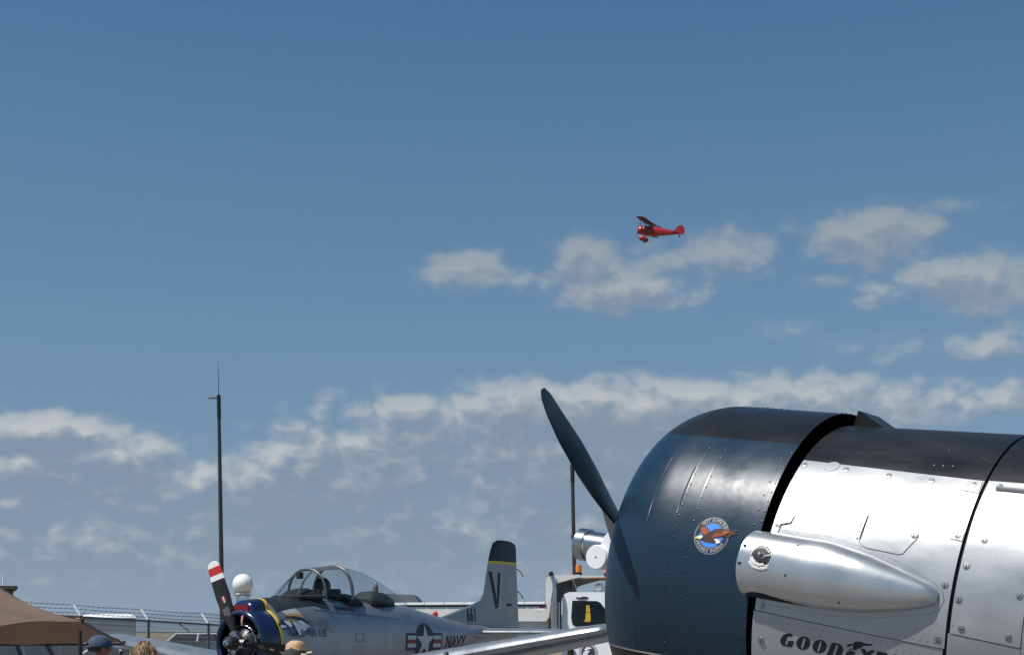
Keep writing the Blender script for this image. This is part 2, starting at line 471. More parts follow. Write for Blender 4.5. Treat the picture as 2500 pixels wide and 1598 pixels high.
d.poly([ez([(640,680),(560,590),(450,520),(370,470),(300,425),(250,420),(215,460),(290,520),(310,590),(350,690),(430,760),(480,790),(560,770)])], brown)
d.poly([ez([(400,890),(460,770),(640,670),(760,600),(860,585),(1000,605),(1180,645),(1420,640),(1415,665),(1310,695),(1420,735),(1400,757),(1290,775),(1230,825),(1100,815),(960,845),(800,880),(850,960),(830,1010),(700,990),(560,965),(450,925)])], brown)
d.poly([ez([(330,570),(440,545),(560,620),(615,685),(540,735),(490,775),(380,690)])], rust)
for i in range(7):
    x = 720 + i * 55
    d.poly([ez([(x, 850 - i * 10), (x + 70, 720 - i * 4), (x + 105, 715 - i * 4), (x + 45, 845 - i * 11)])], rust)
d.poly([ez([(990,700),(1050,650),(1170,670),(1200,720),(1080,760)])], rust)
cream = mat('eagle white', (0.75, 0.74, 0.66), 0.5)
d.poly([ez([(300,820),(330,790),(420,785),(465,810),(460,850),(420,890),(330,880),(300,860)])], cream)
d.poly([ez([(235,850),(270,820),(310,815),(315,860),(290,882),(245,870)])], mat('beak yellow', (0.65, 0.60, 0.06), 0.5))
d.poly([ez([(795,890),(870,885),(940,900),(1000,960),(990,1010),(930,1022),(880,985),(860,930)])], cream)
em = d.build('eagle_emblem', cowl)

# engine and dark drum seen through the openings
mb = MB()
mb.lathe([(-.62, .001), (-.62, .2), (-.5, .24), (-.5, .56), (-.2, .56)], W6(0, 0, 0), (1, 0, 0), 40)
for k in range(9):
    q = 2 * PI * k / 9
    c = W6(-.42, .36 * cos(q), .36 * sin(q)); ax = Vector((0, -cos(q), sin(q)))
    mb.lathe([(-.16 + .02 * j, .075 if j % 2 else .062) for j in range(15)], c, ax, 12, (True, True))
mb.build('engine', mat('engine grey', (0.05, 0.05, 0.052), 0.5, 0.5), t6)

# fuselage: dark under-skin, then every panel as a plate of its own
def skin(name, a0, a1, t0, t1, m, parent=t6, na=14, nt=28, h=0.0, th=0.006, round_=None):
    """plate between stations a0..a1 and angles t0(a)..t1(a)"""
    f0 = t0 if callable(t0) else (lambda a: t0); f1 = t1 if callable(t1) else (lambda a: t1)
    secs = []
    for i in range(na + 1):
        a = a0 + (a1 - a0) * i / na
        lo, hi = f0(a), f1(a)
        g = .0012 / .65 * 57.3
        out = [F6(a, lo + (hi - lo) * j / nt, h) for j in range(nt + 1)]
        secs.append([F6(a, lo, h - th)] + out + [F6(a, hi, h - th)])
    mb = MB(); mb.loft(secs, closed=False, cap=(False, False))
    n = nt + 3
    # fore and aft edges folded in
    for e, i in ((secs[0], 0), (secs[-1], 1)):
        a = a0 if i == 0 else a1; lo, hi = f0(a), f1(a)
        inn = [F6(a, lo + (hi - lo) * j / nt, h - th) for j in range(nt + 1)]
        mb.loft([e[1:-1], inn], closed=False, cap=(False, False))
    return mb.build(name, m, parent)
tb = lambda a: 48.7 - 8.2 * (a - .039)                  # edge of the black top
tc = lambda a: -6.5 - 13.5 * (a - .225)                 # crease low on the side
tc2 = lambda a: -8.0 - 15.5 * (a - .717)
mb = MB()
mb.loft([[F6(a, 360 * k / 72, -.010) for k in range(72)] for a in (.03, .3, .72, 1.2, 2.0, 2.6)], cap=(False, False))
mb.loft([[P6(a, 360 * k / 72, r, -.02) for k in range(72)] for a, r in ((-.12, .55), (-.01, .63))] + [[F6(.03, 360 * k / 72, -.010) for k in range(72)]], cap=(True, False))
secs = []
for a, sc, dz in ((2.6, 1, 0), (3.5, .86, .03), (4.6, .62, .10), (5.8, .34, .2), (6.4, .12, .26)):
    secs.append([P6(a, 360 * k / 72, (rfus(a) - .01) * sc * (1 if a > 2.6 else 1), zfus(a) + dz) for k in range(72)])
mb.loft(secs, cap=(False, True))
mb.build('fuselage', inside, t6)
top = skin('top_panel', .028, .716, lambda a: tb(a) + .12, lambda a: 180 - tb(a), gloss_black, nt=44)
side = skin('side_panel', .030, .714, lambda a: tc(a) + .18, lambda a: tb(a) - .12, silver)
low = skin('lower_panel', .024, .708, -75, lambda a: tc(a) - .10, silver, h=-.003)
skin('side_panel', .030, .714, lambda a: 180 - tb(a) + .2, 186, silver)
skin('lower_panel', .024, .708, 186.5, 284.5, silver)
top2 = skin('top_panel', .728, 2.6, lambda a: 43.6 - 3.6 * (a - .706), lambda a: 136.4 + 3.6 * (a - .706), gloss_black, nt=44)
side2 = skin('rear_side_panel', .728, .960, lambda a: tc2(a) + .16, lambda a: 43.4 - 3.6 * (a - .706), silver)
side3 = skin('rear_side_panel', .9635, 2.6, -14, lambda a: 43.4 - 3.6 * (a - .706), silver)
low2 = skin('rear_lower_panel', .722, .961, -75, lambda a: tc2(a) - .12, silver, h=-.002)
skin('rear_lower_panel', .9635, 2.6, -75, -14.4, silver, h=-.002)
skin('rear_side_panel', .728, 2.6, lambda a: 136.6 + 3.6 * (a - .706), 284.5, silver)
# rear fuselage shell beyond the frame, fin and tailplane
mb = MB(); mb.loft([[P6(a, 360 * k / 48, (rfus(a)) * sc, zfus(a) + dz) for k in range(48)] for a, sc, dz in ((2.602, 1, 0), (3.5, .87, .03), (4.6, .63, .10), (5.8, .35, .2), (6.4, .13, .26))], cap=(False, True))
mb.build('tail_cone', silver, t6)
mb = MB(); mb.prism([(5.1, .4), (5.7, 1.5), (6.1, 1.65), (6.5, 1.5), (6.6, .2)], .07, lambda x, z, w: W6(x, w - .035, z)); mb.build('fin', silver, t6, bevel=.02)
mb = MB(); mb.prism([(5.3, -1.9), (6.1, -1.9), (6.3, 0), (6.1, 1.9), (5.3, 1.9), (5.0, 0)], .07, lambda x, l, w: W6(x, l, .42 + w)); mb.build('tailplane', silver, t6, bevel=.02)
for s in (1, -1):
    mb = MB(); top_ = W6(1.25, s * 1.35, -.7); wp = R6.transposed() @ (Vector((0, 0, .34)) + (R6 @ W6(1.05, s * 1.35, 0)) * Vector((1, 1, 0)))
    mb.tube([top_, wp], .05, 10); mb.lathe([(-.1, .2), (-.09, .31), (-.05, .34), (.05, .34), (.09, .31), (.1, .2)], wp, (0, 1, 0), 24, (True, True), mi=1)
    mb.build('landing_gear', [steel, mat('tyre rubber', (0.02, 0.02, 0.02), 0.8)], t6)

# lap strips and rivet lines on the panels
mb = MB()
def rivline(fn, n, r=.0026):
    for i in range(n):
        a, th = fn(i / (n - 1)); p = F6(a, th, 0.0002); hemi(mb, p, p - F6(a, th, -.1), r, 5)
rivline(lambda t: (.06 + .62 * t, tc(.06 + .62 * t) + 1.6), 26)
rivline(lambda t: (.16 + .54 * t, tc(.16 + .54 * t) - 1.8), 22)
rivline(lambda t: (.05, -4 + 50 * t if t > .5 else 22 + 44 * t), 10)
rivline(lambda t: (.735, tc2(.735) + 3 + 48 * t), 8)
r_ = mb.build('rivets', mat('skin rivet', (0.5, 0.5, 0.49), 0.35, 1.0), side); r_['kind'] = 'stuff'

# slotted panel fasteners
def fastener_mesh():
    mb = MB()
    mb.lathe([(.0001, .0142), (.0016, .0135), (.0018, .0116)], ax=(0, 0, 1), n=20)
    mb.lathe([(.0004, .0116), (.0004, .0103)], ax=(0, 0, 1), n=20, mi=1)
    mb.lathe([(.0004, .0103), (.0020, .0098), (.0027, .006), (.0028, .0001)], ax=(0, 0, 1), n=20)
    mb.box((0, 0, .0030), (.0172, .0030, .0012), mi=1)
    o = mb.build('fastener', [steel, dark], None); me = o.data; bpy.data.objects.remove(o); return me
FME = fastener_mesh()
def place_on(me, name, a, th, parent, spin, fn=F6, h=0.0, sc=.88):
    p = fn(a, th, h); n = (fn(a, th, .1) - p).normalized(); x = (fn(a + .01, th, h) - p); x = (x - x.dot(n) * n).normalized(); y = n.cross(x)
    Rm = Matrix((x, y, n)).transposed() @ Matrix.Rotation(spin, 3, 'Z')
    o = bpy.data.objects.new(name, me); m4 = (Rm * sc).to_4x4(); m4.translation = p; o.matrix_local = m4
    return link(o, parent)
for a, th, par, sp in [(.045, 46.2, side, .7), (.21, 45.0, side, .2), (.376, 43.3, side, .1), (.534, 42.0, side, 0.1), (.043, 34.1, side, 1.2), (.690, 6.5, side, 1.5), (.690, -10.2, side, 1.6),
                    (.748, 12.6, side2, 1.5), (.744, 2.2, side2, 1.7), (.937, 4.2, side2, 1.1), (.765, -6.6, side2, .2), (.92, -8.6, side2, .4), (.772, 41.0, top2, .4), (.785, 21.2, side2, .6),
                    (.05, 16.5 + 6.5, side, 1.3), (.057, -2.6, side, 1.4), (.06, -13, low, 1.5)]:
    place_on(FME, 'fastener', a, th, par, sp)
# corner latch plates
def plate(name, poly, parent, h=.0008, th=.002, m=silver2):
    v, f = cut_grid(*spline_mesh([poly]), .03)
    mb = MB(); mb.add([F6(a, math.degrees(s / .65), h + th) for a, s in v], f)
    n = len(poly); sk = MB()
    for i in range(n):
        p, q = poly[i], poly[(i + 1) % n]
        sk.add([F6(p[0], math.degrees(p[1] / .65), h + th), F6(q[0], math.degrees(q[1] / .65), h + th), F6(q[0] + (q[0]-p[0])*0, math.degrees(q[1] / .65), -.001), F6(p[0], math.degrees(p[1] / .65), -.001)], [(0, 1, 2, 3)])
    mb.add(sk.v, sk.f); return mb.build(name, m, parent, auto=30, fix=False, merge=False)
def gasket(name, poly, parent, grow, h=.0004):
    cx = sum(p[0] for p in poly) / len(poly); cy = sum(p[1] for p in poly) / len(poly)
    big = [(cx + (x - cx) * (1 + grow), cy + (y - cy) * (1 + grow)) for x, y in poly]
    v, f = cut_grid(*spline_mesh([big]), .03)
    mb = MB(); mb.add([F6(a, math.degrees(s / .65), h) for a, s in v], f); return mb.build(name, dark, parent, auto=60, fix=False)
A_ = lambda th: rad(th) * .65
for poly, fa in (([(.649, A_(42.9)), (.710, A_(42.5)), (.712, A_(37.8)), (.654, A_(38.6))], (.684, 41.0)), ([(.668, A_(24.2)), (.712, A_(23.4)), (.712, A_(20.4)), (.672, A_(21.1))], (.694, 22.1))):
    gasket('plate_gap', poly, side, .045)
    pl = plate('latch_plate', poly, side)
    place_on(FME, 'fastener', fa[0], fa[1], side, .9, h=.003, sc=.85)
    mb = MB()
    for i in range(4):
        for k in (0, 1):
            (x0, y0), (x1, y1) = poly[i], poly[(i + 1) % 4]; t = .12 + .38 * k
            x, y = x0 + (x1 - x0) * t, y0 + (y1 - y0) * t; cx = sum(p[0] for p in poly) / 4; cy = sum(p[1] for p in poly) / 4
            x, y = x + (cx - x) * .17, y + (cy - y) * .17
            hemi(mb, F6(x, math.degrees(y / .65), .0028), F6(x, math.degrees(y / .65), 1) - F6(x, math.degrees(y / .65), 0), .0026, 5)
    q = mb.build('rivets', MATS['skin rivet'], side); q['kind'] = 'stuff'
# access door with piano hinge
dp = [(.370, A_(27.4)), (.364, A_(18.9)), (.374, A_(17.7)), (.392, A_(16.8)), (.512, A_(15.2)), (.524, A_(15.4)), (.560, A_(20.4)), (.562, A_(22)), (.545, A_(26.2)), (.53, A_(27.1))]
gasket('door_gap', dp, side, .018)
door = plate('access_door', dp, side, m=silver)
place_on(FME, 'fastener', .549, 21.5, side, 1.3, h=.0028, sc=.9)
mb = MB(); mb.tube([F6(.3675 - .0035 * i / 6, 27.4 - 8 * i / 6, .003) for i in range(7)], .0034, 6)
for i in range(4):
    for s in (-1, 1):
        a, th = .366 + .013 * s, 26.6 - 2.3 * i; hemi(mb, F6(a, th, .002), F6(a, th, 1) - F6(a, th, 0), .003, 5)
mb.build('piano_hinge', mat('hinge steel', (0.3, 0.3, 0.3), 0.35, 1.0), side)
# round blanking plates, small latch and the slot on the black top
for a, th, r in ((.133, 35.9, .034), (.152, 46.2, .03)):
    gasket('plate_gap', circ(a, A_(th), r * .92, 28, r * .8), side, .03)
    plate('blanking_plate', circ(a, A_(th), r * .92, 28, r * .8), side, h=.0006, th=.0008, m=silver)
mb = MB(); mb.box(F6(.547, 49.1, .001), (.075, .006, .004)); mb.build('grab_slot', dark, top)
mb = MB()
for a in (.515, .548, .582): hemi(mb, F6(a, 49.1, .002), F6(a, 49.1, 1) - F6(a, 49.1, 0), .005)
hemi(mb, F6(.53, 58.5, .0), F6(.53, 58.5, 1) - F6(.53, 58.5, 0), .007)
for i in range(6): hemi(mb, F6(.66 + .008 * i, 55 - .4 * i, .0), F6(.66, 55, 1) - F6(.66, 55, 0), .003)
q = mb.build('screws', mat('screw on black', (0.2, 0.2, 0.2), 0.3, 1.0), top); q['kind'] = 'stuff'
mb = MB(); mb.tube([F6(.06, 20.4, .002), F6(.062, 23, .003), F6(.075, 23.2, .003), F6(.095, 23.6, .003), F6(.1, 26, .002)], .002, 5); mb.build('latch_wire', dark, side)
mb = MB(); mb.tube([F6(.765 + .28 * i / 8, 39.9 - 1.5 * i / 8, .004) for i in range(9)], .008, 6); mb.build('rub_strip', silver2, side2)
# raised flap behind the cowling on the far side of the top
mb = MB()
def flap(x, z, w): return P6(.02 + x, 97 - w, rfus(.05) + z - .004, zfus(.05))
mb.prism([(.02, -.01), (.035, .064), (.045, .062), (.175, -.008)], 14, flap); mb.build('cowl_flap', gloss_black, t6)

# exhaust fairing
XA = [0, .06, .27, .42, .56, .645, .668, .676]
XU = [20.2, 19.7, 17.9, 14.4, 9.8, 6.6, 5.2, 3.4]; XL = [.3, .0, -2.6, -3.1, -2.0, -.4, .4, 1.6]; XH = [.082, .088, .088, .078, .056, .038, .026, .004]
def itp(a, T): return float(np.interp(a, XA, T))
def sm(a, T): return (itp(max(0, a - .012), T) + itp(a, T) * 2 + itp(min(.676, a + .012), T)) / 4
def X6(a, t, h=0.0):
    mid, hw = (sm(a, XU) + sm(a, XL)) / 2, (sm(a, XU) - sm(a, XL)) / 2
    s = max(0, 1 - abs(t) ** 2.3) ** .55
    return F6(a, mid + hw * t, .001 + sm(a, XH) * s + h * (0.3 + .7 * s))
TT = [-1 + 2 * k / 40 for k in range(41)]; TT = [math.copysign(abs(t) ** .8, t) for t in TT]
def xsec(a, h=0, sh=0): return [X6(a, t, h) for t in TT]
mb = MB()
sts = [-.012 + .688 * (1 - (1 - i / 40) ** 1.25) for i in range(41)]
def fa_(i, t):  # slightly raked, curved front edge
    return sts[i]
mb.loft([[X6(max(-.03, a) if i else a + .018 * t * t - .016, t) if True else 0 for t in TT] for i, a in enumerate(sts)], closed=False, cap=(False, False))
mb.loft([[X6(sts[0] + .018 * t * t - .016, t) for t in TT], [X6(sts[0] + .018 * t * t - .016, t, -.004) for t in TT], [X6(.25, t, -.006) for t in TT]], closed=False, cap=(False, False), mi=1)
fair = mb.build('exhaust_fairing', [silver2, inside], t6, auto=60)
fl = [(a, A_(sm(a, XU) + 1.6 - .6 * (a > .6))) for a in (.06, .15, .27, .36, .42, .5, .56, .61, .645)] + [(.685, A_(4.6)), (.696, A_(1.8)), (.685, A_(-1)), (.655, A_(-2.4))] + [(a, A_(sm(a, XL) - 1.6)) for a in (.58, .5, .42, .34, .27, .15, .06)]
gasket('flange_gap', fl, side, .006, h=.0003)
plate('fairing_flange', fl, side, h=.0004, th=.0008, m=silver)
mb = MB()
for i in range(26):
    for sgn, T in ((1, XU), (-1, XL)):
        a = .1 + .55 * i / 25; th = sm(a, T) + sgn * 1.0; hemi(mb, F6(a, th, .001), F6(a, th, 1) - F6(a, th, 0), .0022, 5)
q = mb.build('rivets', MATS['skin rivet'], fair); q['kind'] = 'stuff'
mb = MB()
for a, t, r in ((-.012, .36, .0072), (-.016, -.12, .0072), (.18, .62, .0045), (.165, -.25, .0045), (.36, -.72, .005)):
    mb = MB(); p = X6(a, t, .0); hemi(mb, p, X6(a, t, .05) - p, r, 8)
    mb.build('screw_head', mat('dark screw', (0.12, 0.12, 0.12), 0.25, 1.0), fair)
# round badge on the fairing
def bdg(x, y, h): return X6(.062 + x * .042, .10 + y * .30, h)
d = Decal(bdg, .2, .0012, .0006)
bw = mat('badge white', (0.72, 0.70, 0.66), 0.5); bk = mat('badge black', (0.02, 0.02, 0.024), 0.5); bg_ = mat('badge grey', (0.12, 0.12, 0.115), 0.5)
d.poly([[(-.80, .78), (-.4, 1.08), (0, 1.16), (.4, 1.08), (.92, .62), (.98, .2), (.95, -.35), (.82, -.6), (.9, -.95), (.5, -1.15), (0, -1.22), (-.5, -1.12), (-1.08, -.62), (-.95, -.42), (-.98, .2)]], bw)
d.poly([circ(0, 0, .92, 40)], bk)
d.poly([[(-.70, .80), (-.36, 1.02), (0, 1.09), (.36, 1.02), (.80, .62), (.68, .42), (.3, .72), (0, .78), (-.3, .72), (-.62, .56)]], bk)
d.poly([[(-.66, .80), (-.34, .97), (0, 1.04), (.34, .97), (.74, .62), (.66, .48), (.3, .78), (0, .84), (-.3, .78), (-.6, .62)]], bw)
d.layer(arc_text('AEROCREEPER', .93, 130, 48, .17, bold=.006), bk)
d.poly([[(-1.0, -.6), (-.84, -.48), (-.45, -.72), (0, -.8), (.45, -.72), (.74, -.56), (.82, -.9), (.45, -1.08), (0, -1.14), (-.5, -1.05)]], bw)
d.poly([circ(.12, .1, .34, 20), circ(.12, .1, .18, 20)], bg_)
d.poly([[(.30, .16), (.86, .42), (.9, .2), (.34, .06)]], mat('badge propeller', (0.35, 0.34, 0.32), 0.5))
d.poly([[(-.28, .42), (-.12, .38), (-.1, .12), (-.26, .1)]], mat('badge skin', (0.5, 0.33, 0.27), 0.5))
d.poly([[(-.84, -.12), (-.7, -.05), (-.5, -.3), (.1, -.62), (.35, -.5), (.6, -.68), (0, -.84), (-.5, -.72), (-.78, -.5)]], bw)
d.poly([[(-.66, .12), (-.2, .2), (0, -.05), (.2, -.12), (.36, -.1), (.58, -.55), (.46, -.6), (.26, -.36), (.05, -.5), (-.25, -.52), (-.5, -.16)]], mat('badge dark blue', (0.012, 0.012, 0.03), 0.5))
d.build('round_badge', fair)
# lettering low on the side
def GY(x, y, h):
    px, py = x * .1578 - 60, y * -.1578 - 63
    return F6(.158 + px * .0015, -12.7 + .006 * px - .128 * py, h - .003)
def gl(pts): return [(x, -y) for x, y in pts]
def slot(x0, y0, x1, y1, w):
    q = math.atan2(y1 - y0, x1 - x0); r = []
    for k in range(7): r.append((x1 + w * cos(q - PI/2 + PI*k/6), y1 + w * sin(q - PI/2 + PI*k/6)))
    for k in range(7): r.append((x0 + w * cos(q + PI/2 + PI*k/6), y0 + w * sin(q + PI/2 + PI*k/6)))
    return gl(r)
d = Decal(GY, 80, .0008, .0001)
lb = mat('lettering black', (0.008, 0.008, 0.008), 0.45)
d.poly([gl([(475,318),(440,345),(415,335),(398,332),(385,345),(350,450),(358,465),(375,466),(386,455),(405,400),(495,410),(460,503),(360,488),(300,470),(275,420),(280,365),(325,308),(380,287),(435,290)])], lb)
for cx, cy in ((637, 440), (890, 491)):
    d.poly([gl(circ(cx, cy, 110, 36, 104)), slot(cx + 18, cy - 65, cx - 18, cy + 65, 17)], lb)
d.poly([gl([(1080,430),(1180,445),(1228,475),(1250,530),(1245,590),(1215,660),(1170,710),(1120,722),(985,692),(1010,600)]), slot(1160, 482, 1105, 650, 17)], lb)
d.poly([gl([(1415,562),(1402,520),(1398,470),(1410,430),(1440,412),(1500,415),(1560,435),(1620,452),(1692,450),(1680,475),(1600,482),(1550,472),(1555,500),(1515,492),(1525,522),(1488,508),(1490,535),(1462,520),(1455,552),(1437,538)])], lb)
d.poly([gl([(1305,470),(1385,438),(1392,470),(1318,502)])], lb)
d.poly([gl([(1325,545),(1390,510),(1385,532),(1345,552)])], lb)
d.poly([gl([(1290,620),(1312,578),(1382,552),(1445,602),(1400,640),(1330,700),(1270,720)])], lb)
d.poly([gl([(1515,518),(1568,528),(1612,578),(1680,546),(1735,556),(1650,640),(1625,740),(1550,730),(1575,640)])], lb)
d.poly([gl([(1768,563),(1922,595),(1910,635),(1830,618),(1822,645),(1890,660),(1880,695),(1812,682),(1804,715),(1880,732),(1870,775),(1715,742)])], lb)
d.poly([gl([(2010,612),(2080,626),(2090,820),(2020,805),(2018,770),(1975,760),(1960,792),(1900,780)]), gl([(2022,680),(2020,730),(1994,724)])], lb)
d.poly([gl([(2160,643),(2290,670),(2320,715),(2300,760),(2270,775),(2300,862),(2225,848),(2200,770),(2185,840),(2115,826)])], lb)
d.build('lettering', low)

# propeller
pr_m = mat('propeller black', (0.009, 0.019, 0.032), 0.33, rvar=0.05, vscale=6)
prop = bpy.data.objects.new('propeller', None); link(prop, t6)
HUB = (-.75, 0, .03)
def blade(phi, parent, name='blade'):
    secs = []
    for i in range(31):
        t = 1 - (1 - i / 30) ** 1.8; r = .16 + 1.05 * t
        ch = float(np.interp(r, [.16, .3, .45, .64, .84, 1.02, 1.14, 1.195, 1.21], [.08, .10, .125, .155, .16, .125, .09, .052, .006]))
        th = float(np.interp(r, [.16, .3, .6, 1.2], [.075, .036, .018, .006]))
        tw = rad(float(np.interp(r, [.16, .4, .7, 1.2], [48, 34, 20, 12])))
        tan = (cos(phi), -sin(phi))   # (l, u) component of the direction of rotation
        off = 0; sw = float(np.interp(r, [.16, .4, .76, 1.02, 1.21], [.0, .082, .055, .03, .0]))
        q = []
        for k in range(20):
            s = 2 * PI * k / 20
            x = cos(s) * ch / 2 + off; y = sin(s) * th / 2 * (1 if sin(s) > 0 else .45)
            da = x * sin(tw) * TWS - y * cos(tw); dt = x * cos(tw) + y * sin(tw) * TWS
            q.append(W6(HUB[0] + da, HUB[1] + r * sin(phi) + (dt + sw) * tan[0], HUB[2] + r * cos(phi) + (dt + sw) * tan[1]))
        secs.append(q)
    mb = MB(); mb.loft(secs); return mb.build(name, pr_m, parent)
TWS = 1
PHI = rad(61.5)
blade(PHI, prop); blade(PHI + PI, prop)
mb = MB(); mb.prism([(-1.004, .226), (-.984, .236), (-.935, .17), (-.895, .09), (-.93, .08)], .035, lambda x, z, w: W6(x, .145 + w, z)); brk = mb
hubm = mat('propeller steel', (0.42, 0.42, 0.41), 0.28, 1.0)
polished = mat('weight bright', (0.95, 0.95, 0.94), 0.45, 0.25)
mb = MB(); mb.lathe([(-.96, .05), (-.95, .068), (-.9, .085), (-.80, .085), (-.7, .06), (-.55, .06)], W6(0, 0, HUB[2]), (1, 0, 0), 28, (True, True))
for s in (0, PI):
    q = PHI + s; dv = Vector((0, -sin(q), cos(q))); mb.lathe([(0, .062), (.10, .06), (.13, .068), (.155, .066), (.16, .05), (.24, .036)], W6(*HUB), dv, 20, (False, True))
mb.build('hub', hubm, prop)
brk.build('weight_bracket', mat('bracket steel', (0.16, 0.16, 0.16), 0.4, 0.8), prop, smooth=False)
mb = MB(); mb.lathe([(-1.205, .001), (-1.205, .058), (-1.198, .066), (-1.192, .071), (-1.150, .071), (-1.149, .066), (-1.145, .066), (-1.143, .0625), (-.95, .0605)], W6(0, 0, .042), (1, 0, 0), 40)
mb.build('dome', hubm, prop)
for s in (1, -1):
    mb = MB(); c = W6(-1.03, 0, 0 if s > 0 else .08)
    mb.lathe([(.02, .053), (.118, .053), (.122, .050), (.122, .001)], c, (0, -s, 0), 36, mi=0)
    mb.lathe([(.1205, .0045), (.1235, .004), (.1235, .0005)], c, (0, -s, 0), 10, mi=1)
    mb.prism([(-1.04, .01), (-1.01, .095), (-.985, .12), (-.95, .125), (-.86, .09), (-.86, .02), (-.95, -.01)], .03, lambda x, z, w: W6(x, s * (.075 + w), z - (0 if s > 0 else .03)))
    mb.build('counterweight', [polished, dark], prop, auto=30)
# ------------------------------------------------------------------ the silver trainer with the red-tipped propeller
B8 = rad(57)
H8 = Vector((-4.853, 26.8, CAM_Z - 0.203))
M8 = Matrix(((cos(B8), -sin(B8), 0), (sin(B8), cos(B8), 0), (0, 0, 1))).to_4x4(); M8.translation = (H8.x, H8.y, 0)
def W8(s, l, z): return Vector((s, -l, z + H8.z))
t8 = thing('trainer_aeroplane', 'silver trainer aeroplane with red and white propeller tip and V on its tail', 'aeroplane', M8)
tsil = mat('trainer silver', (0.32, 0.335, 0.36), 0.30, 0.62, var=0.14, vscale=2.2, rvar=0.06, bump=0.05, bscale=3)
tdeck = mat('antiglare black', (0.022, 0.024, 0.027), 0.5)
tblue = mat('trainer navy', (0.007, 0.015, 0.058), 0.2, coat=0.6)
tyel = mat('trainer yellow', (0.70, 0.48, 0.035), 0.35)
trudder = split_paint('tail paint', 2, [(-9, (0.32, 0.335, 0.36)), (H8.z + 1.70, (0.62, 0.48, 0.04)), (H8.z + 1.762, (0.009, 0.014, 0.035))], rough=0.36, metal=0.35)
SEC8 = [(.48, .63, .77, -.66, 0, 2.05), (1.0, .64, .83, -.70, 0, 2.1), (1.9, .62, .87, -.76, 0, 2.3), (2.7, .58, .80, -.74, 0, 2.3), (3.6, .53, .77, -.66, .02, 2.3), (4.8, .45, .73, -.5, .05, 2.15),
        (5.2, .42, .65, -.44, .06, 2.1), (6.1, .335, .5, -.3, .08, 2), (7.0, .27, .38, -.14, .1, 2), (8.0, .2, .25, -.02, .11, 2), (9.0, .08, .17, .04, .11, 2)]
def s8(s): return [float(np.interp(s, [q[0] for q in SEC8], [q[k] for q in SEC8])) for k in range(1, 6)]
def side8(s, z, h=0.0):
    hw, zt, zb, zm, n = s8(s); d = (z - zm) / ((zt - zm) if z > zm else (zm - zb))
    return hw * max(0, 1 - min(1, abs(d)) ** n) ** (1 / n) + h
def fsec(s, n=48, dr=0.0, lo=0, hi=360):
    hw, zt, zb, zm, e = s8(s); r = []
    for k in range(n if hi - lo == 360 else n + 1):
        q = rad(lo + (hi - lo) * k / n); c, d = cos(q), sin(q)
        c2 = math.copysign(abs(c) ** (2 / e), c); d2 = math.copysign(abs(d) ** (2 / e), d)
        r.append(W8(s, (hw + dr) * c2, zm + ((zt + dr - zm) if d > 0 else (zm - zb + dr)) * d2))
    return r
mb = MB(); mb.loft([fsec(.48 + (9.0 - .48) * i / 60) for i in range(61)]); fus = mb.build('fuselage', tsil, t8, auto=60)
mb = MB()
secs = []
for i in range(25):
    s = .505 + 1.45 * i / 24; w = 44 + 6 * min(1, i / 14) - 10 * max(0, (i - 18) / 6)
    secs.append(fsec(s, 24, .004, 90 - (90 - w), 90 + (90 - w)))
mb.loft(secs, closed=False, cap=(False, False)); mb.build('antiglare_panel', tdeck, t8, auto=60)
# cowling ring, yellow band, scoop
mb = MB(); ax = (1, 0, 0); o8 = W8(0, 0, 0)
mb.lathe([(.42, .642), (.30, .640), (.18, .628), (.09, .60), (.035, .565), (.015, .535), (.02, .505), (.05, .485), (.10, .478)], o8, ax, 72); cow8 = mb.build('cowling', tblue, t8, auto=80)
mb = MB(); mb.lathe([(.49, .650), (.485, .655), (.425, .655), (.42, .650)], o8, ax, 72); mb.build('cowl_band', tyel, t8)
mb = MB()
def scoop(s, hw, zt, zb=.5):
    r = []
    for k in range(17):
        q = PI * k / 16; r.append(W8(s, hw * math.copysign(abs(cos(q)) ** .62, cos(q)), zb + (zt - zb) * sin(q) ** .7))
    return r
mb.loft([scoop(s, h, z) for s, h, z in ((.10, .22, .66), (.13, .26, .72), (.2, .28, .76), (.425, .29, .79))], closed=False); mb.build('air_scoop', tblue, t8, auto=60)
mb = MB(); mb.loft([scoop(s, h, z) for s, h, z in ((.426, .297, .797), (.49, .297, .80))], closed=False); mb.build('scoop_band', tyel, t8, auto=60)
mb = MB(); mb.loft([scoop(s, h, z) for s, h, z in ((.491, .29, .79), (.8, .28, .82), (1.2, .22, .845), (1.5, .1, .85))], closed=False); mb.build('scoop_fairing', tdeck, t8, auto=60)
plug = mat('red plug', (0.19, 0.006, 0.012), 0.45)
mb = MB(); mb.prism([(-.15, .56), (.15, .56), (.165, .605), (.14, .655), (-.14, .655), (-.165, .605)], .07, lambda l, z, w: W8(.075 + w, l, z)); pg = mb.build('intake_plug', plug, t8, bevel=.02)
mb = MB()
v = []
for i in range(9):
    t = i / 8; v += [W8(.05 - .03 * sin(t * 3), .075 + .012 * sin(t * 5) - .02, .54 - .235 * t), W8(.055 - .03 * sin(t * 3), .075 + .012 * sin(t * 5) + .02, .54 - .235 * t)]
pyd('warning_ribbon', v, [(2*i, 2*i+1, 2*i+3, 2*i+2) for i in range(8)], mat('pink ribbon', (0.65, 0.32, 0.32), 0.8), pg)
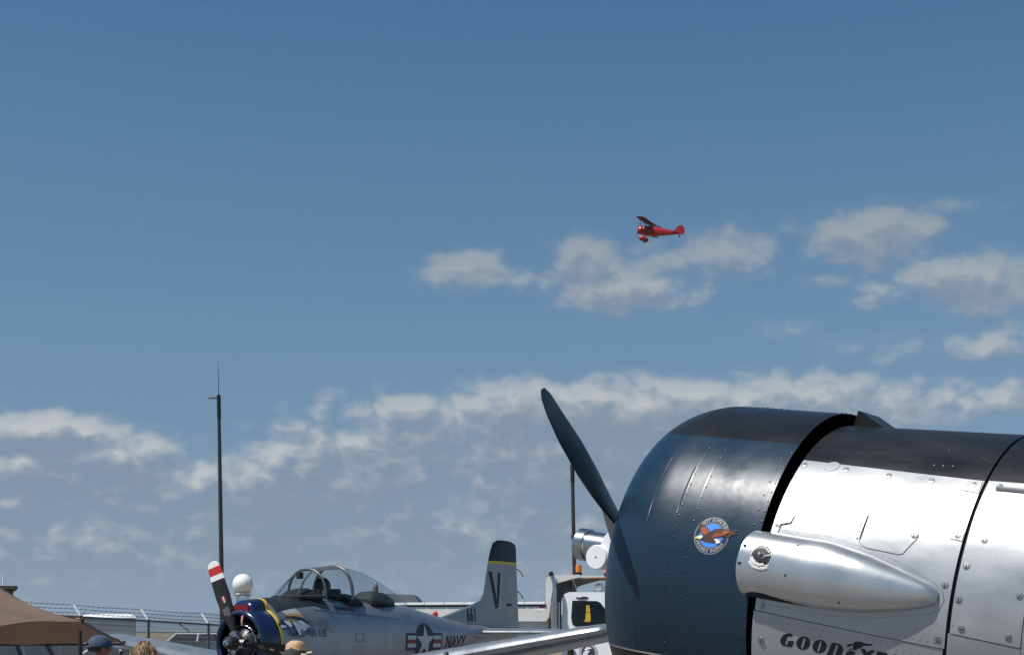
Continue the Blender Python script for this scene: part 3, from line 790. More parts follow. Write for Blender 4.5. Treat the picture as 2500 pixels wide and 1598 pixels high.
# engine
eng_m = mat('crankcase grey', (0.035, 0.038, 0.042), 0.38, 0.2)
mb = MB(); mb.lathe([(.40, .64), (.38, .2), (.38, .001)], o8, ax, 40); mb.lathe([(.38, .30), (.25, .30), (.16, .26), (.10, .17), (.06, .11), (-.05, .09)], o8, ax, 32); en8 = mb.build('engine', eng_m, t8)
fin_m = mat('cylinder dark', (0.02, 0.02, 0.021), 0.45, 0.4)
for k in range(9):
    q = 2 * PI * k / 9 + .2; mb = MB()
    mb.lathe([(.22 + .026 * j, .085 if j % 2 else .068) for j in range(12)], W8(.26, 0, 0), (0, -cos(q), sin(q)), 14, (True, True)); mb.build('cylinder', fin_m, en8)
chrome = mat('bright metal', (0.75, 0.75, 0.74), 0.2, 1.0)
mb = MB(); mb.tube([W8(.13, .315 * cos(2*PI*k/48), .315 * sin(2*PI*k/48)) for k in range(49)], .013, 6, cap=False); mb.build('ignition_ring', chrome, en8)
for k in range(9):
    q = 2 * PI * k / 9 + .35
    mb = MB(); mb.tube([W8(.13, .315 * cos(q), .315 * sin(q)), W8(.10, .36 * cos(q), .36 * sin(q)), W8(.2, .45 * cos(q + .05), .45 * sin(q + .05))], .008, 5); mb.build('ignition_lead', chrome if k % 3 == 0 else fin_m, en8)
# propeller
prop8 = bpy.data.objects.new('propeller', None); link(prop8, t8)
bl8 = mat('blade black', (0.012, 0.012, 0.013), 0.5, spec=0.3); wht = mat('white paint', (0.80, 0.79, 0.76), 0.45); redp = mat('red paint', (0.50, 0.015, 0.02), 0.45)
def blade8(phi, full):
    rs = [.16, .22, .32, .45, .65, .9, 1.10, 1.215, 1.217, 1.312, 1.314, 1.462, 1.464, 1.52, 1.555, 1.572, 1.578]
    secs = []
    def pt(r, x, y):
        tw = rad(float(np.interp(r, [.16, .5, 1.0, 1.58], [55, 42, 26, 18])))
        da = x * sin(tw) - y * cos(tw); dt = x * cos(tw) + y * sin(tw)
        return W8(da, r * sin(phi) + dt * cos(phi), r * cos(phi) - dt * sin(phi))
    for r in rs:
        ch = float(np.interp(r, [.16, .3, .5, .9, 1.3, 1.5, 1.55, 1.578], [.09, .13, .22, .27, .26, .235, .17, .02])); th = float(np.interp(r, [.16, .3, .7, 1.58], [.085, .05, .024, .008]))
        secs.append([pt(r, cos(2*PI*k/16) * ch / 2, sin(2*PI*k/16) * th / 2) for k in range(16)])
    mb = MB(); n = 16
    mb.loft(secs)
    for i in range(len(rs) - 1):
        r = (rs[i] + rs[i + 1]) / 2; mi = 0 if r < 1.216 else 1 if r < 1.313 else 2 if r < 1.463 else 1
        for k in range(n): mb.mi[i * n + k] = mi
    mb.mi[-1] = 1
    b = mb.build('blade', [bl8, wht, redp], prop8)
    d = Decal(lambda x, y, h: pt(y, x, .0125 + h), 1, .004, .002)
    d.poly([circ(0, .83, .035, 24, .07)], mat('blade badge', (0.30, 0.25, 0.16), 0.5)); d.poly([circ(0, .83, .03, 24, .062)], redp); d.poly([[(-.008, .775), (.008, .775), (.008, .885), (-.008, .885)]], wht)
    d.build('blade_badge', prop8); d = Decal(lambda x, y, h: pt(y, x, .0125 + h), 1, .004, .002)
    for i, (t, sz) in enumerate((('DESIGN', .045), ('NO 6507A', .04), ('SERIAL', .045), ('ANGLE', .04))):
        vv, ff = text_mesh(t, sz); d.layer(([(-(.02 - .03 * i * .0) - y + .045 - .03 * i, .60 + x) for x, y in vv], ff), mat('stencil grey', (0.30, 0.30, 0.29), 0.6))
    d.build('blade_stencil', prop8)
for a in (-23, 97, 217): blade8(rad(a), True)
mb = MB(); mb.lathe([(.10, .10), (.06, .14), (-.04, .145), (-.09, .12), (-.10, .09)], o8, ax, 24, (True, True))
for a in (-23, 97, 217): mb.lathe([(.05, .10), (.14, .09), (.17, .098), (.2, .095), (.2, .06)], o8, (0, -sin(rad(a)), cos(rad(a))), 16)
mb.build('hub', mat('hub steel', (0.5, 0.5, 0.5), 0.3, 1.0), prop8)
mb = MB(); mb.lathe([(-.09, .125), (-.20, .12), (-.26, .105), (-.275, .08)], o8, ax, 28, (False, True)); mb.build('dome', tdeck, prop8)
mb = MB(); mb.lathe([(-.27, .055), (-.30, .055), (-.325, .04), (-.335, .001)], o8, ax, 20); mb.build('dome_cap', chrome, prop8)

# canopy
def glass_mat():
    M = bpy.data.materials.new('canopy glass'); M.use_nodes = True; nt = M.node_tree; nt.nodes.clear(); K = nt.links
    o = nt.nodes.new('ShaderNodeOutputMaterial'); t = nt.nodes.new('ShaderNodeBsdfTransparent'); g = nt.nodes.new('ShaderNodeBsdfGlossy'); m = nt.nodes.new('ShaderNodeMixShader'); f = nt.nodes.new('ShaderNodeFresnel')
    t.inputs[0].default_value = (0.83, 0.86, 0.87, 1); g.inputs['Roughness'].default_value = 0.03; f.inputs[0].default_value = 1.3
    ge = nt.nodes.new('ShaderNodeNewGeometry'); mu = nt.nodes.new('ShaderNodeMath'); mu.operation = 'MULTIPLY'; sb = nt.nodes.new('ShaderNodeMath'); sb.operation = 'SUBTRACT'; sb.inputs[0].default_value = 1.0
    K.new(ge.outputs['Backfacing'], sb.inputs[1]); K.new(sb.outputs[0], mu.inputs[0]); K.new(f.outputs[0], mu.inputs[1]); K.new(mu.outputs[0], m.inputs[0]); K.new(t.outputs[0], m.inputs[1]); K.new(g.outputs[0], m.inputs[2]); K.new(m.outputs[0], o.inputs[0]); return M
glass = glass_mat(); frame_m = mat('canopy frame', (0.10, 0.105, 0.11), 0.45, 0.3); cpit = mat('cockpit black', (0.012, 0.012, 0.013), 0.7)
def arch(s, hw, zb, zt, n=24, lean=0.0, e=.85):
    return [W8(s + lean * sin(PI * k / n), hw * math.copysign(abs(cos(PI * k / n)) ** e, cos(PI * k / n)), zb + (zt - zb) * sin(PI * k / n) ** e) for k in range(n + 1)]
CAN = [(1.86, .46, .86, 1.36), (2.1, .47, .85, 1.405), (2.4, .475, .83, 1.435), (2.62, .48, .815, 1.44), (2.9, .475, .80, 1.43), (3.3, .46, .79, 1.37), (3.7, .42, .775, 1.25), (4.1, .36, .76, 1.10), (4.5, .27, .745, .93), (4.8, .17, .735, .78)]
mb = MB(); mb.loft([arch(*q) for q in ((1.0, .10, .835, .85), (1.2, .22, .84, .975), (1.5, .35, .85, 1.165), (1.7, .42, .855, 1.285), (1.85, .46, .86, 1.36))], closed=False, cap=(False, False)); ws = mb.build('windshield', glass, t8, auto=80)
mb = MB(); mb.loft([arch(*q) for q in CAN if q[0] <= 2.62], closed=False, cap=(False, False)); cf = mb.build('front_canopy', glass, t8, auto=80)
mb = MB(); mb.loft([arch(*q) for q in CAN if q[0] >= 2.62], closed=False, cap=(False, False)); cr = mb.build('rear_canopy', glass, t8, auto=80)
mb = MB(); mb.tube(arch(1.86, .465, .80, 1.365), .026, 8); mb.build('windshield_arch', frame_m, ws)
for s in (1, -1):
    mb = MB(); mb.tube([W8(1.02, s * .11, .84), W8(1.2, s * .235, .845), W8(1.5, s * .36, .855), W8(1.86, s * .465, .865)], .013, 6); mb.build('sill_frame', frame_m, ws)
    mb = MB(); mb.tube([W8(1.30, s * .26, .86), W8(1.55, s * .20, 1.14), W8(1.82, s * .16, 1.335)], .018, 6); mb.build('screen_frame', frame_m, ws)
mb = MB(); mb.tube(arch(2.62, .488, .80, 1.448), .032, 8); mb.build('canopy_bow', frame_m, cf)
mb = MB(); mb.loft([[p + Vector((0, 0, .004)) for p in arch(*c)[8:17]] for c in CAN if c[0] <= 2.62], closed=False, cap=(False, False)); mb.build('crown_panel', frame_m, cf, auto=80)
# skirt joints under the canopy, drawn as shallow gaps in the skin
jd = mat('joint dark', (0.05, 0.055, 0.06), 0.6)
def strip(pts):
    mb = MB(); mb.tube([W8(s, side8(s, z, .0012), z) for s, z in pts], .006, 4); mb.build('skin_joint', jd, fus)
strip([(1.49 + (4.14 - 1.49) * i / 20, .60 - .15 * i / 20) for i in range(21)])
strip([(4.14, .45), (4.17, .55), (4.2, .66)]); strip([(1.86, .78), (2.02, .69), (2.2, .565)]); strip([(2.66, .72), (2.8, .64), (2.93, .53)])
strip([(.9, .42), (1.1, .40), (1.3, .39)]); strip([(2.6, .16), (2.6, .02), (2.85, .02), (2.85, .16), (2.6, .16)]); strip([(5.9, .42), (5.95, .2), (5.95, -.1)])
# things in the cockpit
mb = MB(); mb.loft([arch(s, h, .80, z, 14) for s, h, z in ((1.25, .2, .86), (1.5, .31, .98), (1.72, .38, 1.01), (1.86, .40, .97))], closed=False); mb.box(W8(1.66, 0, 1.24), (.1, .09, .12)); mb.build('instrument_hood', cpit, t8)
mb = MB(); mb.box(W8(2.55, 0, .86), (.14, .42, .3)); mb.loft([arch(s, h, .72, z, 12) for s, h, z in ((2.66, .36, .90), (2.85, .38, .93), (3.05, .36, .88), (3.2, .3, .76))], closed=False); mb.build('front_seat', cpit, t8, bevel=.02)
mb = MB(); mb.loft([arch(s, h, .72, z, 12) for s, h, z in ((3.45, .30, .84), (3.6, .32, .99), (3.8, .31, 1.0), (4.1, .24, .97), (4.35, .16, .88))], closed=False); mb.build('rear_seat', cpit, t8)
# fin, rudder, tailplane
FZ = [.25, .45, .6, .72, .88, 1.05, 1.4, 1.74, 2.0, 2.16, 2.235]; FL = [5.6, 5.95, 6.55, 7.04, 7.59, 7.75, 7.84, 7.93, 8.03, 8.12, 8.30]; HG = 8.60
def fint(z): return float(np.interp(z, [.25, 1.0, 2.24], [.15, .13, .07])) / 2
def fin_l(s, z):
    le = float(np.interp(z, FZ, FL)); t = (s - le) / (HG - le); return fint(z) * min(1, max(0, t) ** .5 * 1.25) * (1 if t < .5 else 1 - .25 * (t - .5) / .5)
secs = []
for z in FZ:
    le = float(np.interp(z, FZ, FL)); ts = [0, .03, .1, .25, .5, .75, 1]
    secs.append([W8(le + (HG - le) * t, fin_l(le + (HG - le) * t, z), z) for t in ts] + [W8(le + (HG - le) * t, -fin_l(le + (HG - le) * t, z), z) for t in reversed(ts[1:])])
mb = MB(); mb.loft(secs); finp = mb.build('fin', trudder, t8, auto=50)
secs = []
for z, te in ((.16, 9.15), (.26, 9.18), (1.0, 9.13), (1.72, 9.08), (2.08, 9.06), (2.16, 9.02), (2.215, 8.88), (2.235, 8.72)):
    w = fint(z) * .74; secs.append([W8(HG + .006, w, z), W8((HG + te) / 2, w * .7, z), W8(te, .008, z), W8(te, -.008, z), W8((HG + te) / 2, -w * .7, z), W8(HG + .006, -w, z)])
mb = MB(); mb.loft(secs); rud = mb.build('rudder', trudder, t8, auto=50)
for z in (1.62, 1.12):
    mb = MB(); mb.tube([W8(9.08, 0, z), W8(9.2, 0, z - .03), W8(9.32, 0, z - .1), W8(9.36, 0, z - .17)], .012, 6); mb.build('static_wick', tdeck, rud)
mb = MB(); mb.box(W8(8.72, .05, .80), (.14, .05, .06)); mb.build('trim_hinge', tdeck, rud)
def wing_secs(data, n=12, inc=.0):
    secs = []
    for l, le, ch, z, th in data:
        up, dn = [], []
        for i in range(n + 1):
            t = (i / n) ** 1.6
            h = 5 * th * (.2969 * t ** .5 - .126 * t - .3516 * t * t + .2843 * t ** 3 - .1015 * t ** 4) * ch
            up.append(W8(le + t * ch, l, z + h * 1.15 - inc * t * ch)); dn.append(W8(le + t * ch, l, z - h * .85 - inc * t * ch))
        secs.append(list(reversed(up)) + dn[1:-1])
    return secs
for sgn, tipz, tx in ((1, .25, 6.2), (-1, .06, 6.2)):
    dd = []
    for t in (0, .1, .3, .5, .7, .9, .965, .99, 1.0):
        l = .4 + (tx - .4) * t; k = 1 if t < .95 else .93 if t < .98 else .8 if t < 1 else .5
        dd.append((sgn * l, 1.55 + .75 * t + (1 - k) * .7, (2.55 - 1.05 * t) * k, -.72 + (tipz + .72) * t, (.195 - .02 * t) * (1 if t < .98 else .6)))
    mb = MB(); mb.loft(wing_secs(dd, inc=.055)); w8 = mb.build('wing', tsil, t8, auto=50)
    if sgn > 0:
        for t in (.30, .52, .74):
            l = .4 + 5.8 * t; le = 1.55 + .75 * t; ch = 2.55 - 1.05 * t; z = -.72 + .97 * t
            mb = MB(); mb.sphere(W8(le + ch * .76, l, z - .045), .05, 10, 6, sc=(3.4, .5, .9)); mb.build('hinge_fairing', mat('hinge fairing', (0.2, 0.17, 0.15), 0.6), w8)
            mb = MB(); mb.tube([W8(le + ch * .18, l - .5, z - .098 - .07), W8(le + ch * .55, l - .45, z - .09 - .06)], .008, 4); mb.build('access_seam', MATS['joint dark'], w8)
        t = .475; l = .4 + 5.8 * t; le = 1.55 + .75 * t; z = -.72 + .97 * t
        mb = MB(); mb.sphere(W8(le + .03, l, z), .085, 12, 8, sc=(1.0, .75, 1.25)); mb.build('landing_light', tdeck, w8)
        mb = MB(); mb.tube([W8(le + .3, l + .1, z - .12), W8(le + .3, l + .1, z - .22), W8(le + .1, l + .1, z - .22)], .012, 6); mb.build('pitot_tube', chrome, w8)
for sgn in (1, -1):
    mb = MB(); mb.loft(wing_secs([(sgn * .05, 7.25, 1.55, .19, .10), (sgn * 1.4, 7.55, 1.2, .19, .10), (sgn * 2.7, 7.85, .9, .19 , .09), (sgn * 2.78, 7.95, .6, .19, .06)])); mb.build('tailplane', tsil, t8, auto=50)
mb = MB(); mb.loft([[W8(s, r * cos(2*PI*k/24), .16 + r * .7 * sin(2*PI*k/24)) for k in range(24)] for s, r in ((6.5, .24), (7.1, .30), (7.6, .28), (8.2, .18))]); mb.build('tail_fillet', tsil, t8, auto=60)
mb = MB(); mb.lathe([(-.02, .06), (.03, .06), (.075, .05), (.1, .025), (.105, .001)], W8(5.95, 0, .52), (0, 0, 1), 14); mb.build('beacon', mat('red lens', (0.45, 0.01, 0.01), 0.25), t8)
# markings
def sd(s, z, h): return W8(s, side8(s, z, h), z)
nv = mat('marking navy', (0.012, 0.018, 0.05), 0.45); mw_ = mat('marking white', (0.55, 0.56, 0.58), 0.45); mr_ = mat('marking red', (0.32, 0.02, 0.03), 0.45); mk = mat('marking black', (0.015, 0.016, 0.022), 0.5)
d = Decal(sd, .08, .004, .0025); cs, cz, cr_ = 4.99, .0, .37
d.poly([circ(cs, cz, cr_, 48)], nv)
d.poly([[(4.30, cz - .17), (5.68, cz - .17), (5.68, cz + .17), (4.30, cz + .17)]], nv)
for a, b in ((4.35, 4.66), (5.32, 5.63)):
    d.poly([[(a, cz - .12), (b, cz - .12), (b, cz + .12), (a, cz + .12)]], mw_); d.poly([[(a, cz - .042), (b, cz - .042), (b, cz + .042), (a, cz + .042)]], mr_)
d.poly([[(cs + (cr_ * .95 if k % 2 == 0 else cr_ * .37) * sin(PI * k / 5), cz + (cr_ * .95 if k % 2 == 0 else cr_ * .37) * cos(PI * k / 5)) for k in range(10)]], mw_)
d.build('star_roundel', fus)
vv, ff = text_mesh('NAVY', .34, bold=.012); d = Decal(sd, .1, .004); d.layer(([(6.25 + x * .9, -.03 + y) for x, y in vv], ff), mk); d.build('fuselage_lettering', fus)
d = Decal(lambda x, y, h: W8(x, fin_l(x, y) + h, y), .08, .004, .003)
d.poly([[(7.965, 1.50), (8.07, 1.50), (8.22, .92), (8.30, 1.49), (8.42, 1.49), (8.315, .69), (8.19, .69)]], mw_)
d.poly([[(7.92, 1.52), (8.04, 1.52), (8.20, .90), (8.26, 1.51), (8.37, 1.51), (8.27, .715), (8.14, .715)]], mk)
d.build('tail_letter', finp)
d = Decal(lambda x, y, h: W8(x, fin_l(x, y) + h, y), .08, .004, .003)
vv, ff = text_mesh('661', .40, bold=.012); d.layer(([(7.22 + x * .62, .545 + y) for x, y in vv], ff), mk)
d.build('tail_number', finp)
# hand-lettered name and painted head on the nose
def px8(zx, zy):
    px, py = 660 + zx / 13.04, 1480 + zy / 13.04; return (.62 + .0112 * (px - 700), .17 - .0072 * (py - 1545))
def pz(p): return [px8(*q) for q in p]
art_w = mat('art white', (0.78, 0.79, 0.80), 0.5); art_g = mat('art gold', (0.42, 0.26, 0.07), 0.5); art_n = mat('art navy', (0.03, 0.03, 0.06), 0.5); art_c = mat('art grey', (0.40, 0.41, 0.40), 0.5); art_h = mat('art hair', (0.30, 0.28, 0.23), 0.5)
d = Decal(sd, .06, .004, .002)
d.poly([pz([(520,100),(700,60),(980,30),(1090,220),(900,240),(620,250)])], art_c)
for i in range(6):
    y0 = 260 + i * 75
    c = [(1180 + 20 * i, y0 + 120), (1300 + 15 * i, y0 + 20), (1450 + 20 * i, y0 - 10), (1640 + 40 * i, y0 + 40), (1800 + 40 * i, y0 + 170)]
    d.poly([pz(c + [(x, y + 22) for x, y in reversed(c)])], art_h)
d.poly([pz([(600,240),(760,210),(900,195),(1050,220),(1130,345),(1000,320),(850,290),(620,290)])], art_g)
d.poly([pz([(690,470),(880,440),(1000,430),(1120,520),(1240,660),(1160,740),(1000,760),(850,950),(790,760),(740,580)])], art_w)
d.poly([pz([(540,310),(700,285),(900,285),(1060,350),(1180,470),(1205,590),(1050,450),(900,385),(680,360),(580,370)])], art_n)
d.poly([pz([(480,400),(660,380),(800,400),(900,470),(990,600),(850,480),(680,440),(560,440)])], art_g)
d.poly([pz([(260,530),(370,480),(365,410),(450,385),(640,450),(740,560),(760,660),(600,690),(440,720),(300,690),(270,610)])], art_n)
d.poly([pz([(340,570),(480,600),(505,660),(330,685),(290,645)])], art_w); d.poly([pz([(450,430),(620,460),(680,620),(600,665),(510,560)])], art_w)
d.build('nose_art', fus)
for i, ch in enumerate('VALKRIE'):
    d = Decal(sd, .1, .036, .0005)
    vv, ff = text_mesh(ch, .19, bold=.004, shear=(.1, -.12, .05, .2, -.05, .0, .06)[i])
    x0, y0 = px8(600 + i * 178, 850 + (10, 20, -10, -50, 0, 0, 0)[i]); d.layer(([(x0 + x, y0 + y) for x, y in vv], ff), art_n); d.build('painted_letter', fus)
vv, ff = text_mesh('CDR ANDY BECK', .085, bold=.004, shear=-.35); d = Decal(sd, .1, .005); d.layer(([(2.44 + x * .95, .625 + y - .05 * x) for x, y in vv], ff), mk); d.build('canopy_lettering', fus)
# undercarriage
for s, l in ((.9, 0), (2.9, 1.6), (2.9, -1.6)):
    mb = MB(); mb.tube([W8(s, l, -.5), W8(s, l, -H8.z + .33)], .05, 10); mb.lathe([(-.09, .2), (-.085, .30), (-.05, .33), (.05, .33), (.085, .30), (.09, .2)], W8(s, l, -H8.z + .33), (0, 1, 0), 24, (True, True), mi=1); mb.build('landing_gear', [chrome, MATS['tyre rubber']], t8)

# helmet and bottle standing in the cockpit
hm = M8 @ W8(2.28, .02, .90)
t = thing('flight_helmet', 'black flight helmet with pale straps under the front canopy of the silver trainer', 'helmet', Matrix.Translation(hm) @ Matrix.Rotation(B8 - .5, 4, 'Z'))
mb = MB(); mb.sphere((0, 0, .16), .155, 20, 12, sc=(1.08, .95, 1.08)); mb.lathe([(0, .10), (.08, .12)], (0, 0, 0), (0, 0, 1), 16, (True, False)); mb.build('shell', mat('helmet black', (0.010, 0.011, 0.014), 0.3), t)
mb = MB(); mb.sphere((-.06, 0, .17), .115, 14, 10, sc=(1, 1.05, .8)); mb.build('visor', mat('visor dark', (0.01, 0.012, 0.015), 0.1), t)
for y in (.115, -.115):
    mb = MB(); mb.box((-.02, y, .03), (.05, .03, .13)); mb.build('strap', mat('strap pale', (0.55, 0.53, 0.48), 0.7), t, bevel=.008)
mb = MB(); mb.sphere((-.15, .09, .02), .045, 10, 8); mb.build('mask', MATS['strap pale'], t)
bt = thing('bottle', 'brown bottle with shiny cap standing under the rear canopy of the silver trainer', 'bottle', Matrix.Translation(M8 @ W8(3.86, .06, .985)))
mb = MB(); mb.lathe([(0, .055), (.10, .055), (.12, .045)], (0, 0, 0), (0, 0, 1), 16, (True, True)); mb.build('body', mat('brown plastic', (0.22, 0.09, 0.055), 0.4), bt)
mb = MB(); mb.lathe([(.12, .04), (.15, .03), (.185, .012)], (0, 0, 0), (0, 0, 1), 12, (False, True)); mb.build('cap', chrome, bt)
# ------------------------------------------------------------------ helpers for things standing on the ground
def at(px, py, D): return Vector(((px - 1250) / FPX * D, D, CAM_Z + (HZN - py) / FPX * D))
def gx(px, D): return (px - 1250) / FPX * D
def place(x, y, yaw=0, z=0): return Matrix.Translation((x, y, z)) @ Matrix.Rotation(yaw, 4, 'Z')

# ------------------------------------------------------------------ dump truck
TY = rad(-17)
tk = thing('dump_truck', 'white dump truck with pale grey box and cab shield behind the trainer tail', 'truck', place(0.9486, 39.0, TY))
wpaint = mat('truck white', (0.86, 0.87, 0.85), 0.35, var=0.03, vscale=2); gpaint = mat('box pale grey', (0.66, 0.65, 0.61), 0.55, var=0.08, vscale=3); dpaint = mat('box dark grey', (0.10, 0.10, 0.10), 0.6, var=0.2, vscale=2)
def TK(x, z, y): return Vector((x, y, z))
box = bpy.data.objects.new('dump_box', None); link(box, tk)
for y0, nm in ((0.0, 'side_wall'), (2.36, 'side_wall')):
    mb = MB(); mb.box((-2.2, y0 + .02, 2.30), (4.3, .05, .38)); mb.prism([(-4.3, 2.11), (-.08, 2.11), (-.02, 1.55), (-4.3, 1.55)], .05, lambda x, z, w: TK(x, z, y0 + w + (.16 if y0 < 1 else -.16))); mb.build(nm, gpaint, box, smooth=False)
    mb = MB(); mb.box((-2.2, y0 + .03, 2.515), (4.25, .06, .055)); mb.build('rail_gap', dark, box, smooth=False)
for i in range(8):
    mb = MB(); mb.box((-.36 - .55 * i, 0.0, 2.578), (.535, .11, .066)); mb.build('top_rail', wpaint, box, bevel=.01)
mb = MB(); mb.box((-2.2, 2.38, 2.578), (4.25, .1, .066)); mb.build('top_rail', wpaint, box, bevel=.01)
for x in (-1.0, -2.1, -3.2):
    mb = MB(); mb.box((x, .10, 1.85), (.10, .12, .5)); mb.build('side_rib', dpaint, box)
mb = MB(); mb.box((-.03, 1.19, 2.45), (.06, 2.36, 1.7)); mb.build('headboard', dpaint, box)
mb = MB(); mb.box((-4.33, 1.19, 2.1), (.06, 2.36, 1.1)); mb.build('tailgate', gpaint, box)
mb = MB(); mb.box((-2.2, 1.19, 1.5), (4.3, 2.1, .08)); mb.build('floor_plate', dpaint, box)
for y0 in (0.0, 2.34):
    mb = MB(); mb.prism([(-.08, 2.12), (-.085, 3.19), (-.02, 3.285), (.82, 3.30), (.80, 3.235), (.26, 3.10), (.12, 3.03), (.09, 2.9), (.0, 2.2)], .045, lambda x, z, w: TK(x, z, y0 + w)); mb.build('shield_gusset', gpaint, tk, smooth=False)
mb = MB(); mb.box((.78, 1.30, 3.262), (1.5, 2.10, .05), Matrix.Rotation(rad(1.5), 3, 'Y')); mb.box((1.5, 1.30, 3.205), (.05, 2.10, .1)); sh = mb.build('cab_shield', gpaint, tk, smooth=False)
mb = MB(); mb.box((1.15, 1.0, 3.22), (.6, 1.5, .03)); mb.build('orange_underside', mat('orange brown steel', (0.30, 0.12, 0.045), 0.7, var=0.4, vscale=6), sh)  # orange-brown tint given to the shield underside by a thin panel
st_ = bpy.data.objects.new('exhaust_stack', None); link(st_, tk)
mb = MB(); mb.tube([(.17, -.12, 1.3), (.17, -.12, 2.6)], .085, 18); mb.build('muffler', mat('chrome worn', (0.55, 0.55, 0.55), 0.28, 1.0, var=.1, vscale=3), st_)
mb = MB(); mb.tube([(.18, -.12, 2.55), (.185, -.12, 2.95), (.17, -.12, 3.12), (.12, -.12, 3.26), (.09, -.12, 3.32)], .052, 14); mb.build('pipe', MATS['chrome worn'], st_)
mb = MB(); mb.tube([(.115, -.12, 3.27), (.075, -.12, 3.37)], .058, 14); mb.build('pipe_tip', inside, st_)
mb = MB(); mb.box((.285, -.05, 2.2), (.03, .05, .8)); mb.build('heat_guard', gpaint, st_)
cabp = [(.36, .9), (.36, 2.66), (.42, 2.77), (.52, 2.81), (1.5, 2.80), (1.62, 2.72), (2.15, 1.75), (2.2, .9)]
mb = MB(); mb.prism(cabp, 2.1, lambda x, z, w: TK(x, z, .1 + w)); cab = mb.build('cab', wpaint, tk, bevel=.05)
wg = mat('window dark', (0.010, 0.014, 0.016), 0.08, spec=0.35)
mb = MB(); mb.prism([(.60, 2.64), (.57, 2.2), (.60, 2.04), (.68, 1.98), (1.5, 2.02), (1.62, 2.10), (1.50, 2.38), (1.34, 2.58), (1.25, 2.625)], .03, lambda x, z, w: TK(x, z, .085 + w)); mb.build('side_window', wg, cab)
mb = MB(); mb.prism([(.97, 2.52), (1.05, 2.52), (1.08, 2.34), (.965, 2.34)], .008, lambda x, z, w: TK(x, z, .074 + w)); mb.prism([(.96, 2.325), (1.08, 2.325), (1.09, 2.13), (1.06, 2.09), (.90, 2.10), (.95, 2.16)], .008, lambda x, z, w: TK(x, z, .074 + w)); mb.build('yellow_vest', mat('safety yellow', (0.62, 0.36, 0.02), 0.6, var=.15, vscale=15), cab)
mb = MB(); mb.sphere((.86, .09, 2.71), .17, 16, 8, sc=(1, .12, .2)); mb.build('marker_lamp', mat('smoked lens', (0.03, 0.03, 0.035), 0.2), cab)
mb = MB(); mb.box((.36, .16, 2.2), (.10, .1, 1.1)); mb.build('corner_trim', mat('trim grey', (0.22, 0.23, 0.25), 0.5), cab, bevel=.02)
mb = MB(); mb.box((.57, .02, 1.28), (.14, .12, .42)); mb.build('mirror', inside, cab, bevel=.03)
mb = MB(); mb.box((2.9, 1.15, 1.25), (1.5, 1.7, .75)); mb.build('hood', wpaint, tk, bevel=.12)
mb = MB(); mb.box((-.8, 1.15, .85), (8, .9, .3)); mb.build('chassis', inside, tk)
for x in (-3.3, -2.1, 2.7):
    for y in (.2, 2.1):
        mb = MB(); mb.lathe([(-.14, .3), (-.13, .5), (-.09, .54), (.09, .54), (.13, .5), (.14, .3)], (x, y, .54), (0, 1, 0), 24, (True, True)); mb.build('wheel', MATS['tyre rubber'], tk)
amber = mat('amber lens', (0.72, 0.20, 0.015), 0.2, coat=.5)
for x, z0, z1, y in ((.70, 3.30, 3.56, .35), (1.47, 3.27, 3.44, .30)):
    b = bpy.data.objects.new('beacon', None); link(b, tk)
    mb = MB(); mb.lathe([(z0, .085), (z0 + .07, .085), (z0 + .075, .07)], (x, y, 0), (0, 0, 1), 18, (True, True)); mb.build('base', inside, b)
    mb = MB(); mb.lathe([(z0 + .075, .078), (z1 - .03, .082), (z1, .07), (z1 + .002, .001)], (x, y, 0), (0, 0, 1), 18); mb.build('lens', amber, b)
sp_ = bpy.data.objects.new('roof_spotlight', None); link(sp_, cab)
mb = MB(); mb.box((1.2, .5, 2.83), (.38, .3, .05)); mb.build('mount', mat('mount grey', (0.3, 0.3, 0.31), 0.4), cab, bevel=.01)
mb = MB(); mb.lathe([(2.855, .10), (2.9, .095)], (1.2, .5, 0), (0, 0, 1), 16, (True, True)); mb.sphere((1.2, .5, 2.97), .125, 18, 12, sc=(1.0, .9, .95)); mb.lathe([(0, .10), (.10, .105), (.11, .09)], (1.2, .5, 2.98), (.9, -.2, .15), 16, (True, True)); mb.build('spotlight', mat('lamp white', (0.85, 0.85, 0.84), 0.6), cab)
bpy.data.objects.remove(sp_)
d = Decal(lambda x, y, h: Vector((1.02 + x * .25, .095 - h, 1.31 + y * .25)), 1, .004, .002)
d.poly([circ(0, 0, 1, 48)], mat('emblem pale grey', (0.42, 0.42, 0.44), 0.5)); d.poly([circ(0, 0, .70, 40)], dark); d.poly([circ(0, 0, .63, 40)], mat('emblem slate', (0.05, 0.055, 0.08), 0.4))
d.poly([[(-.45, .25), (-.2, .55), (.15, .58), (.4, .42), (.1, .36), (-.15, .2)]], wpaint); d.poly([[(-.58, -.35), (-.5, .05), (-.2, .18), (.2, .2), (-.05, -.1), (-.1, -.5), (-.3, -.55)]], wpaint)
d.build('door_emblem', cab)
d = Decal(lambda x, y, h: Vector((-.24 + x * .13, -.008 - h, 2.435 + y * .05)), 1, .003, .002)
d.poly([[(-1, -1), (1, -1), (1, 1), (-1, 1)]], wpaint); d.poly([[(-.2, .2), (1, .2), (1, 1), (-.2, 1)]], mat('sticker red', (0.45, 0.03, 0.03), 0.5)); d.poly([circ(-.6, .1, .12, 10, .3)], dark)
d.build('warning_sticker', box)

